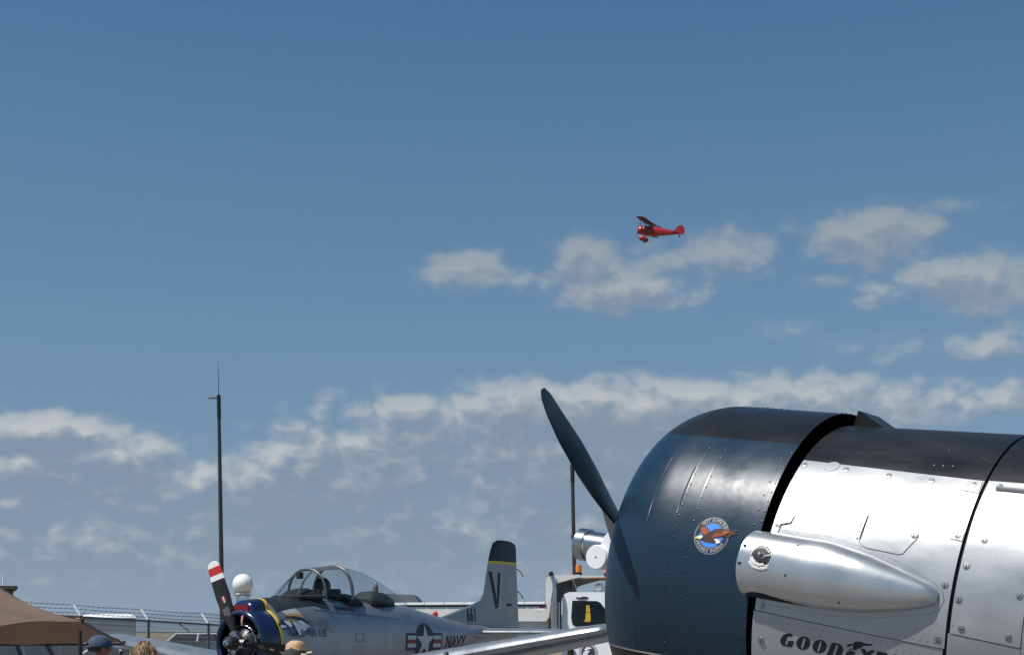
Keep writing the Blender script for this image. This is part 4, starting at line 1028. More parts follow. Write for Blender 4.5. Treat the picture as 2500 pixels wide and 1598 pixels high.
# ------------------------------------------------------------------ lamp posts, radome, shed, buildings
pole_m = mat('bronze pole', (0.050, 0.040, 0.036), 0.45, 0.2, var=.1, vscale=1)
head_m = mat('lamp head', (0.16, 0.15, 0.13), 0.5)
def lamp_post(label, px0, top, D, lean, r0, r1, armdir, ant, D0=None):
    x0 = gx(px0, D); t = thing('lamp_post', label, 'lamp post', place(x0, D, 0) @ Matrix.Rotation(lean, 4, 'Y'), 'lamp posts')
    H = CAM_Z + (HZN - top) / FPX * D
    mb = MB(); mb.tube([(0, 0, 0), (0, 0, H - 1.0), (0, 0, H)], [r0, r1 * 1.08, r1], 14); mb.build('pole', pole_m, t)
    mb = MB(); mb.tube([(0, 0, H - 1.05), (0, 0, H - .1)], r1 * 1.22, 14); mb.lathe([(0, .09), (.12, .09), (.13, .06)], (0, 0, H - .08), (0, 0, 1), 12, (True, True)); mb.build('collar', inside, t)
    h = bpy.data.objects.new('lamp_head', None); link(h, t)
    mb = MB(); mb.tube([(0, 0, H - .12), (armdir * .14, 0, H - .10)], .035, 8); mb.build('arm', pole_m, h)
    mb = MB(); mb.loft([[(armdir * x, w * cos(2*PI*k/12), H - .09 + z + hh * sin(2*PI*k/12)) for k in range(12)] for x, w, hh, z in ((.13, .05, .03, 0), (.2, .11, .05, .01), (.36, .13, .045, .005), (.5, .08, .02, -.01))]); mb.build('housing', head_m, h)
    if ant:
        mb = MB(); mb.tube([(0, 0, H), (0, 0, H + .4), (-.01, 0, H + 1.55)], [.022, .016, .009], 6); mb.build('whip_antenna', inside, t)
    return t, H
l1, H1 = lamp_post('tall bronze lamp post with whip antenna on top, standing behind the trainer propeller', 544.5, 966, 70.0, rad(-.9), .125, .075, -1, True)
l2, H2 = lamp_post('bronze lamp post standing behind the dump truck, its top behind the near propeller blade', 1406.5, 1130, 85.0, rad(-1.1), .115, .095, 1, False)
mb = MB(); mb.tube([(0, 0, 7.02), (0, 0, 7.26)], .135, 14); mb.build('band', inside, l2)
rd = thing('radar_tower', 'white ball radome on a lattice tower beyond the field', 'radar tower', place(gx(593, 450), 450, .4))
zc_ = CAM_Z + 115 / FPX * 450
rad_w = mat('radome white', (0.80, 0.80, 0.78), 0.5)
mb = MB(); mb.sphere((0, 0, zc_), 3.05, 36, 22); mb.build('radome', rad_w, rd)
mb = MB(); mb.lathe([(zc_ - 3.1, 2.0), (zc_ - 2.55, 2.0)], (0, 0, 0), (0, 0, 1), 28, (True, True)); mb.build('base_ring', rad_w, rd)
mb = MB(); steel_d = mat('tower steel', (0.10, 0.11, 0.12), 0.5, .5)
zt = zc_ - 3.1
for i in range(4):
    c0 = ((-1) ** (i // 2) * 1.5, (-1) ** ((i + 1) // 2) * 1.5); c1 = ((-1) ** ((i + 1) // 2) * 1.5, (-1) ** ((i + 2) // 2) * 1.5)
    mb.tube([(*c0, 0), (*c0, zt)], .10, 6)
    for k in range(5):
        a, b = zt * k / 5, zt * (k + 1) / 5
        mb.tube([(*c0, a), (*c1, b)], .05, 5); mb.tube([(*c1, a), (*c0, b)], .05, 5); mb.tube([(*c0, b), (*c1, b)], .06, 5)
mb.build('lattice_frame', steel_d, rd)
mb = MB(); mb.tube([(2.5 * cos(2*PI*k/24), 2.5 * sin(2*PI*k/24), zt - .2) for k in range(25)], .06, 5, cap=False); mb.tube([(2.5 * cos(2*PI*k/24), 2.5 * sin(2*PI*k/24), zt + .8) for k in range(25)], .05, 5, cap=False)
for k in range(12): mb.tube([(2.5 * cos(2*PI*k/12), 2.5 * sin(2*PI*k/12), zt - .2), (2.5 * cos(2*PI*k/12), 2.5 * sin(2*PI*k/12), zt + .8)], .05, 5)
mb.build('walkway_rail', steel_d, rd)
sd_ = thing('storage_shed', 'low shed with dark grey hip roof between the trainer canopy and the dump truck box', 'shed', place(gx(962, 60), 60, 0))
roof_m = mat('shed roof', (0.055, 0.062, 0.072), 0.6)
mb = MB(); mb.box((0, 2, 1.45), (1.9, 4, 2.9)); mb.build('wall', mat('shed wall', (0.2, 0.2, 0.2), 0.8), sd_)
mb = MB(); mb.add([(-1.05, -.1, 2.9), (1.06, -.1, 2.9), (1.06, 4.1, 2.9), (-1.05, 4.1, 2.9), (-.5, .6, 3.36), (.74, .6, 3.31), (.74, 3.4, 3.31), (-.5, 3.4, 3.36)], [(0,1,5,4),(1,2,6,5),(2,3,7,6),(3,0,4,7),(4,5,6,7),(0,3,2,1)]); mb.build('roof', roof_m, sd_, smooth=False)
ob = thing('flat_roofed_building', 'olive brown flat roofed building corner showing above the brown canopy tent', 'building', place(gx(32, 120), 120, rad(20)))
mb = MB(); mb.box((-6, 5, 2.6), (12, 10, 5.2)); mb.build('wall', mat('olive stucco', (0.075, 0.068, 0.042), 0.85, var=.1, vscale=.6), ob, smooth=False)
mb = MB(); mb.box((-5.9, 5, 5.32), (12.5, 10.4, .26)); mb.build('roof_edge', mat('roof trim', (0.10, 0.095, 0.07), 0.7), ob, smooth=False)
mb = MB(); mb.tube([(-.75, .2, 5.4), (-.75, .2, 6.3)], .06, 8); mb.build('roof_mast', wpaint, ob)
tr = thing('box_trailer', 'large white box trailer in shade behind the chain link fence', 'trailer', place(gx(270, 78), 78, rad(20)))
mb = MB(); mb.box((0, 3, 1.5), (2.55, 6, 2.1)); mb.build('body', mat('trailer shaded side', (0.36, 0.39, 0.43), 0.5, var=.05, vscale=1), tr, bevel=.05)  # white body, its shade put into the grey-blue colour
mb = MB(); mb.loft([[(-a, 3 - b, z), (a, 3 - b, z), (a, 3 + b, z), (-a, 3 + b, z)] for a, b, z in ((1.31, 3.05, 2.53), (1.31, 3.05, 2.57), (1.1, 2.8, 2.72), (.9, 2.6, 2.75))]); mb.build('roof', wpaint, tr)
for s in (1, -1):
    mb = MB(); mb.lathe([(-.1, .36), (.1, .36)], (s * 1.1, 3.6, .36), (1, 0, 0), 18, (True, True)); mb.build('wheel', MATS['tyre rubber'], tr)

# ------------------------------------------------------------------ chain link fence with barbed wire
fn = thing('chain_link_fence', 'chain link fence with white barbed wire arms running behind the tent and the trainer', 'fence')
galv = mat('galvanised steel', (0.11, 0.125, 0.135), 0.5, 0.5); galw = mat('white arm', (0.72, 0.73, 0.73), 0.45); wire = mat('fence wire', (0.17, 0.18, 0.18), 0.5, 0.6)
FP0 = Vector((-11.37, 40.0)); FD = Vector((1.2, 2.4)); FN = Vector((-.894, .447))
def fpt(i): 
    p = FP0 + FD * i; return Vector((p.x, p.y, 2.228 - .086 * max(-2, min(i, 4))))
lo_i, hi_i = -4, 9
for i in range(lo_i, hi_i + 1):
    p = fpt(i)
    mb = MB(); mb.tube([(p.x, p.y, -.02), (p.x, p.y, p.z + .05)], .036, 10); mb.build('post', galv, fn)
    mb = MB(); mb.tube([(p.x, p.y, p.z), (p.x + FN.x * .27, p.y + FN.y * .27, p.z + .33)], .027, 6); mb.build('barbed_arm', galw, fn)
mb = MB(); mb.tube([fpt(i) for i in range(lo_i, hi_i + 1)], .027, 8); mb.build('top_rail', galv, fn)
for k in (.34, .66, .98):
    mb = MB(); pts = []
    for i in range(lo_i, hi_i):
        a, b = fpt(i), fpt(i + 1)
        for j in range(14):
            q = a.lerp(b, j / 14); q += Vector((FN.x * .27 * k, FN.y * .27 * k, .33 * k - .02 * sin(PI * j / 14))); pts.append(q)
    mb.tube(pts, .006, 4)
    for q in pts: mb.tube([q + Vector((-.02, 0, -.03)), q + Vector((.02, 0, .03))], .006, 3)
    mb.build('barbed_wire', mat('wire dark', (0.06, 0.065, 0.07), 0.5, .4), fn)
mb = MB(); L = FD.length; ht = 2.2; pitch = .062
for i in range(lo_i, hi_i):
    a, b = fpt(i), fpt(i + 1); n = int(L / pitch); sl = ht * .62
    u = Vector((FD.x, FD.y)).normalized()
    for s in (1, -1):
        k = 0
        while k * pitch < L + sl:
            x0, x1 = k * pitch - sl, k * pitch; z0, z1 = 0.0, ht
            if x0 < 0: z0 += (0 - x0) / sl * ht; x0 = 0
            if x1 > L: z1 -= (x1 - L) / sl * ht; x1 = L
            if x1 - x0 > .01:
                if s < 0: x0, x1 = L - x0, L - x1
                zt0, zt1 = a.z + (b.z - a.z) * x0 / L + .03, a.z + (b.z - a.z) * x1 / L + .03
                mb.tube([(a.x + u.x * x0, a.y + u.y * x0, zt0 - ht + z0), (a.x + u.x * x1, a.y + u.y * x1, zt1 - ht + z1)], .0048, 3, cap=False)
            k += 1
cl = mb.build('wire_mesh', wire, fn, fix=False); cl['kind'] = 'stuff'
# a second, plainer fence line out in the field
f2 = thing('field_fence', 'low plain wire fence out in the field beyond the parked cars', 'fence')
for i in range(9):
    x, y = -31 + i * 3.4, 95 + i * .8
    mb = MB(); mb.tube([(x, y, 0), (x, y, 1.9), (x - .6, y, 2.35)], .05, 6); mb.build('post', mat('field post', (0.05, 0.05, 0.05), 0.6), f2)
mb = MB(); mb.tube([(-34, 95, 1.78), (-3, 102, 1.78)], .03, 5); mb.build('rail', MATS['field post'], f2)

# ------------------------------------------------------------------ parked vehicles
tyre, rim = MATS['tyre rubber'], mat('alloy rim', (0.5, 0.5, 0.5), 0.35, 1.0)
def car(label, col, x, y, yaw, Ln=4.7, Wd=1.84, H=1.48, sill=.95, cab=(-1.75, -1.15, .75, 1.45), pillar=None, rough=.25):
    t = thing('parked_car', label, 'car', place(x, y, yaw), 'cars parked beyond the fence')
    M = mat('car paint %s' % (col,), col, rough, coat=.7); P = M if pillar is None else pillar
    hw = Wd / 2; mb = MB()
    secs = []
    for xx, w, z0, z1 in ((-Ln/2, .82, .45, sill - .12), (-Ln/2 + .12, .94, .3, sill), (-Ln/4, 1, .22, sill), (Ln/8, 1, .22, sill), (Ln/3.2, .98, .24, sill - .06), (Ln/2 - .15, .92, .3, sill - .2), (Ln/2, .78, .4, sill - .34)):
        r = []
        for k in range(16):
            q = 2 * PI * k / 16; c, s = cos(q), sin(q)
            r.append((xx, hw * w * math.copysign(abs(c) ** .45, c), (z0 + z1) / 2 + (z1 - z0) / 2 * math.copysign(abs(s) ** .45, s)))
        secs.append(r)
    mb.loft(secs); mb.build('body', M, t, auto=50)
    x0, x1, x2, x3 = cab; zt = H
    g = MB(); g.add([(x0, -hw*.90, sill-.03), (x3, -hw*.90, sill-.03), (x3, hw*.90, sill-.03), (x0, hw*.90, sill-.03), (x1, -hw*.70, zt-.03), (x2, -hw*.70, zt-.03), (x2, hw*.70, zt-.03), (x1, hw*.70, zt-.03)],
          [(0,1,5,4),(1,2,6,5),(2,3,7,6),(3,0,4,7),(4,5,6,7),(3,2,1,0)]); g.build('windows', wg, t, smooth=False)
    mb = MB(); mb.box(((x1 + x2) / 2, 0, zt - .01), (x2 - x1 + .12, hw * 1.46, .07)); mb.build('roof', M, t, bevel=.03)
    for s in (1, -1):
        for a, b in ((x0, x1), (x3, x2), ((x0 + x3) / 2 - .05, (x1 + x2) / 2 - .05)):
            mb = MB(); mb.tube([(a, s * hw * .905, sill - .02), (b, s * hw * .71, zt - .02)], .045, 6); mb.build('pillar', P, t)
        mb = MB(); mb.box((x3 - .25, s * (hw + .09), sill + .06), (.12, .2, .14)); mb.build('door_mirror', M, t, bevel=.03)
        for xx in (-Ln * .29, Ln * .30):
            mb = MB(); mb.lathe([(-.1, .2), (-.1, .31), (-.07, .34), (.07, .34), (.1, .31), (.1, .2)], (xx, s * (hw - .08), .34), (0, 1, 0), 20, (True, True)); w_ = mb.build('wheel', tyre, t)
            mb = MB(); mb.lathe([(0, .21), (.012, .2), (.0, .08), (.02, .05)], (xx, s * (hw + .022), .34), (0, s, 0), 14, (True, True)); mb.build('rim', rim, w_)
        mb = MB(); mb.box((Ln/2 - .12, s * hw * .62, sill - .36), (.1, .34, .12)); mb.build('headlight', chrome, t, bevel=.02)
        mb = MB(); mb.box((-Ln/2 + .05, s * hw * .66, sill - .2), (.08, .28, .16)); mb.build('tail_light', redp, t, bevel=.02)
    return t
car('navy sport utility vehicle with silver window trim under the left end of the brown tent', (0.010, 0.013, 0.026), -8.38, 24.3, rad(90), H=1.80, sill=1.08, cab=(-2.2, -2.0, .7, 1.4), pillar=mat('silver trim', (0.42, 0.45, 0.5), 0.3, .6))
car('white sport utility vehicle with dark windows seen below the brown tent, behind the navy sedan', (0.75, 0.76, 0.76), gx(118, 57), 57, rad(172), H=1.72, sill=1.05, cab=(-2.0, -1.6, .4, 1.05))
car('dark navy sedan behind the fence below the brown tent', (0.018, 0.024, 0.042), gx(150, 50), 50, rad(176), H=1.40)
car('low white car seen under the trainer right wing, behind the fence', (0.78, 0.78, 0.77), gx(288, 49), 50, rad(20), H=1.33)
car('white sport utility vehicle left of the trainer cowling, behind the black sedan', (0.78, 0.79, 0.79), gx(487, 62), 62, rad(168), H=1.76, sill=1.12)
car('black sedan left of the trainer cowling', (0.010, 0.011, 0.012), gx(440, 55), 55, rad(172), H=1.47)

# ------------------------------------------------------------------ brown canopy tent
tn = thing('canopy_tent', 'brown pop up canopy tent at the left edge', 'tent')
def fabric():
    M = mat('brown canvas', (0.155, 0.104, 0.077), 0.85, var=.06, vscale=2.5, bump=.25, bscale=2.2); nt = M.node_tree; K = nt.links
    b = nt.nodes['Principled BSDF']; t = nt.nodes.new('ShaderNodeBsdfTranslucent'); t.inputs[0].default_value = (0.21, 0.125, 0.085, 1)
    mx = nt.nodes.new('ShaderNodeMixShader'); mx.inputs[0].default_value = .22; o = nt.nodes['Material Output']
    K.new(b.outputs[0], mx.inputs[1]); K.new(t.outputs[0], mx.inputs[2]); K.new(mx.outputs[0], o.inputs[0]); return M
canvas = fabric()
TA, TT_ = at(202, 1512, 17.0), at(303, 1566, 20.6)
TB = Vector((TA.x - 3.4, 17.3, TA.z - .06)); TF = Vector((TT_.x - 3.4, 20.9, TT_.z - .02))
TP = at(-78, 1380, 19.0)
def roof_panel(a, b, nm, scal):
    n = 28; v, f = [], []
    for i in range(n + 1):
        u = i / n                                   # eave -> peak
        for j in range(n + 1):
            w = j / n; e = a.lerp(b, w)
            p = e.lerp(TP, u)
            p.z -= .13 * sin(PI * u) + scal * (1 - u) ** 2 * (.5 - .5 * cos(2 * PI * w)) + .018 * (1 - u) * sin(7 * PI * w + 2 * u) 
            p.z += .012 * sin(23 * w + 9 * u) * (1 - u)
            v.append(p)
    for i in range(n):
        for j in range(n): f.append((i*(n+1)+j, i*(n+1)+j+1, (i+1)*(n+1)+j+1, (i+1)*(n+1)+j))
    mb = MB(); mb.add(v, f); return mb.build(nm, canvas, tn, auto=80)
for a, b in ((TB, TA), (TA, TT_), (TT_, TF), (TF, TB)): roof_panel(a, b, 'roof_panel', .07 if a is TB else .03)
frm = mat('tent frame', (0.02, 0.018, 0.017), 0.5)
for p in (TA, TT_, TF, TB):
    mb = MB(); q = p + (TP - p) * .02; mb.tube([(q.x, q.y, 0), (q.x, q.y, p.z - .12)], .024, 6); mb.build('leg', frm, tn)
    mb = MB(); mb.sphere(p, .024, 8, 6); mb.build('corner_cap', frm, tn)
for a, b in ((TA, TT_), (TT_, TF), (TF, TB)):
    mb = MB(); mb.tube([a - Vector((0, 0, .03)), b - Vector((0, 0, .03))], .014, 6); mb.build('eave_bar', frm, tn)
mb = MB(); mb.tube([TF.lerp(TT_, .35) + Vector((0, -.6, -.02)), TF.lerp(TT_, .36) + Vector((0, -.6, -.25)), TF.lerp(TT_, .34) + Vector((0, -.6, -.4))], [.05, .035, .02], 6); mb.build('tie_strap', mat('maroon strap', (0.05, 0.02, 0.018), 0.8), tn)

# ------------------------------------------------------------------ people, seen from behind, only their heads in the frame
skin_m = mat('skin', (0.40, 0.21, 0.15), 0.55); skin_d = mat('sunburnt skin', (0.30, 0.12, 0.09), 0.55)
def skinned(name, pts, edges, mats, parent, root=0, levels=2, zone=None):
    me = bpy.data.meshes.new(name); me.from_pydata([p[:3] for p in pts], edges, []); o = bpy.data.objects.new(name, me); COL.objects.link(o)
    md = o.modifiers.new('skin', 'SKIN'); md.use_smooth_shade = True
    for i, p in enumerate(pts):
        sv = me.skin_vertices[0].data[i]; r = p[3]; sv.radius = r if isinstance(r, tuple) else (r, r); sv.use_root = i == root
    ss = o.modifiers.new('sub', 'SUBSURF'); ss.levels = levels; ss.render_levels = levels
    dg = bpy.context.evaluated_depsgraph_get(); nm = bpy.data.meshes.new_from_object(o.evaluated_get(dg)); bpy.data.objects.remove(o); bpy.data.meshes.remove(me)
    nm.name = name
    b = mobj(name, nm, mats, parent, True, 0)
    if zone:
        for p in nm.polygons: p.material_index = zone(p.center)
    return b
def person(label, x, y, yaw, h, shirt, trousers, skin):
    k = h / 1.75
    t = thing('person', label, 'person', place(x, y, yaw) @ Matrix.Scale(k, 4), 'people looking at the trainer')
    P = [(0, 0, .96, .13), (0, .01, 1.12, (.15, .11)), (0, 0, 1.30, (.18, .12)), (0, -.01, 1.43, (.14, .09)), (0, 0, 1.51, .055), (0, .02, 1.575, .065), (0, .02, 1.65, (.078, .098)), (0, .01, 1.71, (.058, .07)),
         (.19, 0, 1.42, .06), (.25, -.01, 1.15, .045), (.24, .10, .92, .035), (.24, .13, .85, .03), (-.19, 0, 1.42, .06), (-.25, -.01, 1.15, .045), (-.24, .10, .92, .035), (-.24, .13, .85, .03),
         (.10, 0, .88, .09), (.11, .02, .5, .062), (.11, -.02, .10, .045), (.12, .12, .04, .04), (-.10, 0, .88, .09), (-.11, .02, .5, .062), (-.11, -.02, .10, .045), (-.12, .12, .04, .04),
         (0, .125, 1.62, .012)]
    E = [(0,1),(1,2),(2,3),(3,4),(4,5),(5,6),(6,7),(3,8),(8,9),(9,10),(10,11),(3,12),(12,13),(13,14),(14,15),(0,16),(16,17),(17,18),(18,19),(0,20),(20,21),(21,22),(22,23),(6,24)]
    skinned('body', P, E, [shirt, trousers, skin], t, zone=lambda c: 2 if c.z > 1.50 or (abs(c.x) > .2 and c.z < 1.08) else 0 if c.z > .95 else 1)
    for s in (1, -1):
        mb = MB(); mb.sphere((s * .083, .0, 1.625), .03, 10, 8, sc=(.45, .8, 1.15)); mb.build('ear', skin, t)
    return t
jeans = mat('jeans', (0.03, 0.045, 0.09), 0.85)
def hair(parent, m, zb=1.56, back=.10, sc=1.0, rough=0.0, seed=1):
    rng = random.Random(seed); v, f = [], []; n, mm = 28, 14
    for i in range(mm + 1):
        ph = PI * .62 * i / mm
        for k in range(n):
            q = 2 * PI * k / n; r = .103 * sc * (1 + rng.uniform(-rough, rough))
            front = max(0, sin(q))
            p = Vector((r * .88 * sin(ph) * cos(q), .005 + r * 1.08 * sin(ph) * sin(q) - .012, 1.645 + r * 1.0 * cos(ph) * 1.03))
            if i > mm * .55 and front > .3: p.z = max(p.z, 1.665)
            v.append(p)
    for i in range(mm):
        for k in range(n): f.append((i*n+k, (i+1)*n+k, (i+1)*n+(k+1) % n, i*n+(k+1) % n))
    mb = MB(); mb.add(v, f); return mb.build('hair', m, parent, auto=0)
def strands(mb, n, seed, c, r, ln):
    rng = random.Random(seed)
    for _ in range(n):
        q, ph = rng.uniform(0, 2 * PI), rng.uniform(.15, 1.7); p = Vector((r * .9 * sin(ph) * cos(q), r * 1.08 * sin(ph) * sin(q) - .01, r * 1.03 * cos(ph))) + Vector(c)
        d = Vector((rng.uniform(-.3, .3), -.4 + rng.uniform(-.3, .3), -.8 + rng.uniform(-.2, .3))).normalized(); o = (p - Vector(c)).normalized()
        mb.tube([p + o * .004, p + o * .016 + d * ln * .5, p + o * .008 + d * ln], [.0035, .003, .0012], 4)
# man in the blue cap, looking away to the right
dkh = mat('dark hair', (0.03, 0.022, 0.016), 0.7)
p1 = person('man in a faded blue baseball cap in front of the tent corner', gx(243, 15), 15, rad(-52), 1.80, mat('grey shirt', (0.10, 0.10, 0.11), 0.85), jeans, skin_d)
hair(p1, dkh, sc=1.0, rough=.04)
cap_m = mat('faded blue cotton', (0.05, 0.068, 0.125), 0.85, var=.18, vscale=30, bump=.2, bscale=60)
def baseball_cap(parent, m, brim=True, z=1.655):
    mb = MB(); v, f = [], []; n, mm = 32, 12
    for i in range(mm + 1):
        ph = PI / 2 * i / mm
        for k in range(n):
            q = 2 * PI * k / n; r = .113; gap = max(0, 1 - ((q - 1.5 * PI) / .45) ** 2) if i > mm - 4 else 0
            zz = z + .108 * cos(ph) + (.04 * gap if i == mm else .02 * gap if i == mm - 1 else 0)
            v.append((r * .90 * sin(ph) ** .85 * cos(q), r * 1.08 * sin(ph) ** .85 * sin(q), zz))
    for i in range(mm):
        for k in range(n): f.append((i*n+k, (i+1)*n+k, (i+1)*n+(k+1) % n, i*n+(k+1) % n))
    mb.add(v, f); c = mb.build('cap', m, parent, auto=0)
    mb = MB(); mb.sphere((0, 0, z + .108), .012, 8, 6, sc=(1, 1, .6)); mb.build('cap_button', m, c)
    mb = MB(); mb.tube([(.03 * k, -.122 + .004 * k * k, z - .004) for k in (-2, -1, 0, 1, 2)], .009, 5); mb.build('cap_strap', m, c)
    for k in range(6):
        q = PI / 6 + k * PI / 3; mb = MB(); mb.sphere((.068 * cos(q), .08 * sin(q), z + .082), .006, 6, 4); mb.build('eyelet', dark, c)
    if brim:
        mb = MB(); o, i_ = [], []
        for k in range(17):
            q = PI * (.08 + .84 * k / 16); o.append((.115 * cos(q), .10 + .11 * sin(q) ** .8, z - .012 - .025 * abs(cos(q)) ** 2)); i_.append((.10 * cos(q), .118 * sin(q), z))
        mb.loft([i_, o], closed=False, cap=(False, False)); mb.build('brim', m, c)
    return c
baseball_cap(p1, cap_m)
# woman with untidy blonde hair
p2 = person('blonde woman with untidy pinned up hair in front of the trainer wing', gx(351, 14), 14, rad(6), 1.74, mat('pale top', (0.45, 0.45, 0.47), 0.8), jeans, skin_m)
bl = mat('blonde hair', (0.42, 0.31, 0.18), 0.55, var=.45, vscale=28, stretch=(1, 1, .25)); bd = mat('brown blonde hair', (0.24, 0.135, 0.055), 0.6)
h2 = hair(p2, bl, sc=1.06, rough=.05, seed=4)
mb = MB(); strands(mb, 380, 3, (0, 0, 1.645), .112, .10); q = mb.build('loose_strands', bl, h2); q['kind'] = 'stuff'
mb = MB(); strands(mb, 130, 9, (.012, -.02, 1.66), .112, .08); q = mb.build('dark_strands', bd, h2); q['kind'] = 'stuff'
mb = MB(); mb.sphere((.0, -.115, 1.68), .05, 12, 8, sc=(.9, .7, 1.2)); mb.build('bun', bd, h2)
# man in the tan hat and the person in the grey cap in front of him
p3 = person('man in a tan fedora with a dark band beside the trainer cowling', gx(722, 15.4), 15.4, rad(20), 1.745, mat('dark shirt', (0.03, 0.03, 0.035), 0.85), jeans, skin_m)
hair(p3, dkh, sc=.96)
straw = mat('tan felt', (0.52, 0.33, 0.19), 0.8, var=.08, vscale=20); hz = 1.63
mb = MB(); v, f = [], []
for i, (r, z) in enumerate(((.118, 0), (.116, .035), (.112, .08), (.104, .115), (.088, .135), (.05, .132), (.001, .128))):
    for k in range(32):
        q = 2 * PI * k / 32; pin = .9 if i < 4 else .8; v.append((r * pin * cos(q), r * 1.12 * sin(q), hz + z - (.02 * abs(cos(q)) if 2 < i < 5 else 0)))
for i in range(6):
    for k in range(32): f.append((i*32+k, (i+1)*32+k, (i+1)*32+(k+1) % 32, i*32+(k+1) % 32))
mb.add(v, f); hat = mb.build('hat', straw, p3, auto=60)
mb = MB(); mb.loft([[(r * .92 * cos(2*PI*k/32), r * 1.08 * sin(2*PI*k/32), hz + z + c * cos(2*PI*k/32) ** 2) for k in range(32)] for r, z, c in ((.112, .004, 0), (.15, -.004, .008), (.178, -.008, .03), (.176, -.012, .03), (.14, -.012, .006), (.112, -.006, 0))], cap=(False, False)); mb.build('brim', mat('sunlit brim', (0.62, 0.52, 0.42), 0.8), hat)  # sunlight on the tan brim painted in as a paler felt
mb = MB(); mb.loft([[(r * .905 * cos(2*PI*k/32), r * 1.125 * sin(2*PI*k/32), hz + z) for k in range(32)] for r, z in ((.118, .004), (.1195, .006), (.1185, .03), (.117, .032))], cap=(False, False)); mb.build('band', dkh, hat)
p4 = person('person in a charcoal cap in front of the man in the tan fedora', gx(711, 13.4), 13.4, rad(10), 1.69, mat('olive shirt', (0.05, 0.05, 0.035), 0.85), jeans, skin_m)
hair(p4, dkh, sc=.98)
baseball_cap(p4, mat('charcoal cotton', (0.035, 0.034, 0.032), 0.9, var=.1, vscale=30), z=1.65)

# ------------------------------------------------------------------ red biplane in flight
eU, eD = Vector((0, -.257, .966)), Vector((.09, .96, .257))      # up and away as seen along the line of sight
hB = (Vector((-.94, 0, 0)) + .08 * eU + .33 * eD).normalized(); wB0 = Vector((-.31, 0, 0)) + .16 * eU - .94 * eD; wB = (wB0 - wB0.dot(hB) * hB).normalized(); uB = hB.cross(wB)
MBp = Matrix((hB, wB, uB)).transposed().to_4x4(); MBp.translation = at(1586, 563.5, 220)
bp = thing('biplane', 'small red biplane flying over the clouds', 'biplane', MBp)
red = mat('biplane red', (0.36, 0.006, 0.010), 0.32, coat=.15); bdark = mat('biplane dark', (0.02, 0.02, 0.025), 0.5)
mb = MB()
def bsec(x, w, zt, zb, e=2.2):
    r = []
    for k in range(20):
        q = 2 * PI * k / 20; c, s = cos(q), sin(q); r.append((x, w * math.copysign(abs(c) ** (2/e), c), (zt + zb) / 2 + (zt - zb) / 2 * math.copysign(abs(s) ** (2/e), s)))
    return r
mb.loft([bsec(*q) for q in ((.95, .54, .60, -.66), (.4, .56, .68, -.72), (-.5, .54, .66, -.72), (-1.4, .48, .60, -.62), (-2.6, .34, .45, -.42), (-3.8, .18, .28, -.22), (-4.6, .05, .12, -.02))]); mb.build('fuselage', red, bp)
mb = MB(); mb.lathe([(.90, .50), (1.0, .60), (1.3, .63), (1.55, .60), (1.68, .52), (1.70, .45), (1.6, .40)], (0, 0, -.03), (1, 0, 0), 28); mb.build('cowling', red, bp)
mb = MB(); mb.lathe([(1.5, .44), (1.5, .2), (1.72, .12), (1.8, .02)], (0, 0, -.03), (1, 0, 0), 20); mb.build('engine', bdark, bp)
mb = MB(); mb.box((1.8, 0, -.03), (.05, .16, 2.2), Matrix.Rotation(rad(6), 3, 'X')); mb.build('propeller', bdark, bp, bevel=.02)
def bwing(nm, z, x, ch, span, dih, gap=0):
    for s in (1, -1):
        secs = []
        for t in (0, .3, .6, .85, .95, 1):
            y = s * (gap + (span - gap) * t); c = ch * (1 if t < .8 else .93 if t < .9 else .75 if t < 1 else .35)
            secs.append([(x + c * .5 * cos(2*PI*k/14) - (ch - c) * .1, y, z + dih * abs(y) + .06 * c * (sin(2*PI*k/14) if sin(2*PI*k/14) > 0 else .4 * sin(2*PI*k/14))) for k in range(14)])
        mb = MB(); mb.loft(secs); mb.build(nm, mat('wing shaded red', (0.11, 0.003, 0.007), 0.65, spec=.15), bp, auto=50)  # shade under the wings painted into a red darker than the fuselage
bwing('upper_wing', 1.22, .55, 1.45, 4.6, .015); bwing('lower_wing', -.52, -.05, 1.35, 4.1, .035, .3)
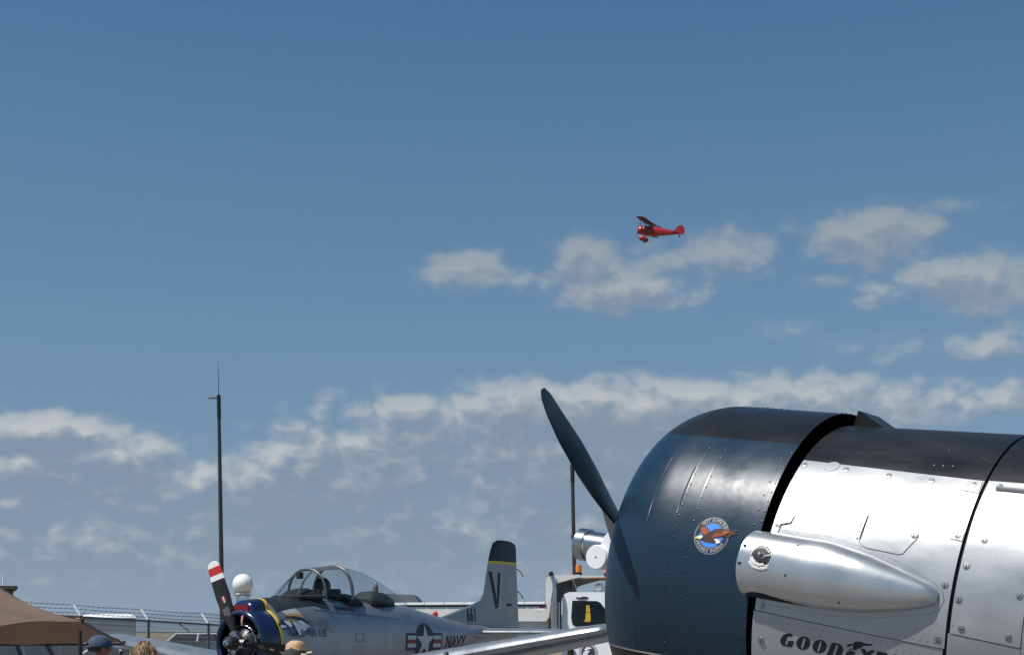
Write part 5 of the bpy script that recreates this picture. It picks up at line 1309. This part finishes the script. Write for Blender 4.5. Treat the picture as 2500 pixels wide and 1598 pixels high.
for s in (1, -1):
    for x, x2 in ((.95, .35), (.2, -.45)):
        mb = MB(); mb.tube([(x, s * 3.0, 1.24), (x2, s * 2.8, -.40)], .045, 6); mb.build('wing_strut', bdark, bp)
        mb = MB(); mb.tube([(x, s * .7, 1.22), (x2 + .25, s * .42, .5)], .04, 6); mb.build('cabane_strut', bdark, bp)
    mb = MB(); mb.tube([(.75, s * .4, -.5), (.75, s * .95, -1.2)], .08, 8); mb.tube([(.1, s * .4, -.5), (.7, s * .95, -1.2)], .05, 8); g = mb.build('gear_leg', red, bp)
    mb = MB(); mb.sphere((.72, s * .98, -1.22), .34, 16, 10, sc=(1.5, .45, .85)); mb.build('wheel_spat', red, bp)
    mb = MB(); mb.lathe([(-.07, .30), (.07, .30)], (.75, s * .98, -1.32), (0, 1, 0), 18, (True, True)); mb.build('wheel', bdark, bp)
    mb = MB(); mb.loft([[(-3.95 - .02 + c * .5 * cos(2*PI*k/12), s * y, .12 + .03 * c * sin(2*PI*k/12)) for k in range(12)] for y, c in ((.05, 1.0), (.7, .95), (1.25, .7), (1.45, .3))]); mb.build('tailplane', red, bp, auto=50)
fo = [(-3.55, .18), (-3.85, .62), (-4.1, .98), (-4.4, 1.16), (-4.75, 1.12), (-5.05, .82), (-5.15, .35), (-5.05, -.05), (-4.6, -.06)]
mb = MB(); mb.prism(fo, .09, lambda x, z, w: (x, w - .045, z)); mb.build('tail_fin', red, bp, bevel=.03)
mb = MB(); mb.tube([(-4.4, 0, -.02), (-4.5, 0, -.3)], .04, 6); mb.lathe([(-.05, .13), (.05, .13)], (-4.52, 0, -.36), (0, 1, 0), 14, (True, True)); mb.build('tail_wheel', bdark, bp)
for x in (-.25, -1.15):
    mb = MB(); mb.loft([[(x + .12, .24 * cos(PI*k/8), .52 + .12 * sin(PI*k/8)) for k in range(9)], [(x - .05, .22 * cos(PI*k/8), .60 + .22 * sin(PI*k/8)) for k in range(9)]], closed=False, cap=(False, False)); mb.build('windscreen', wg, bp)
    mb = MB(); mb.sphere((x - .32, 0, .68), .13, 12, 8); mb.build('pilot_head', bdark, bp)
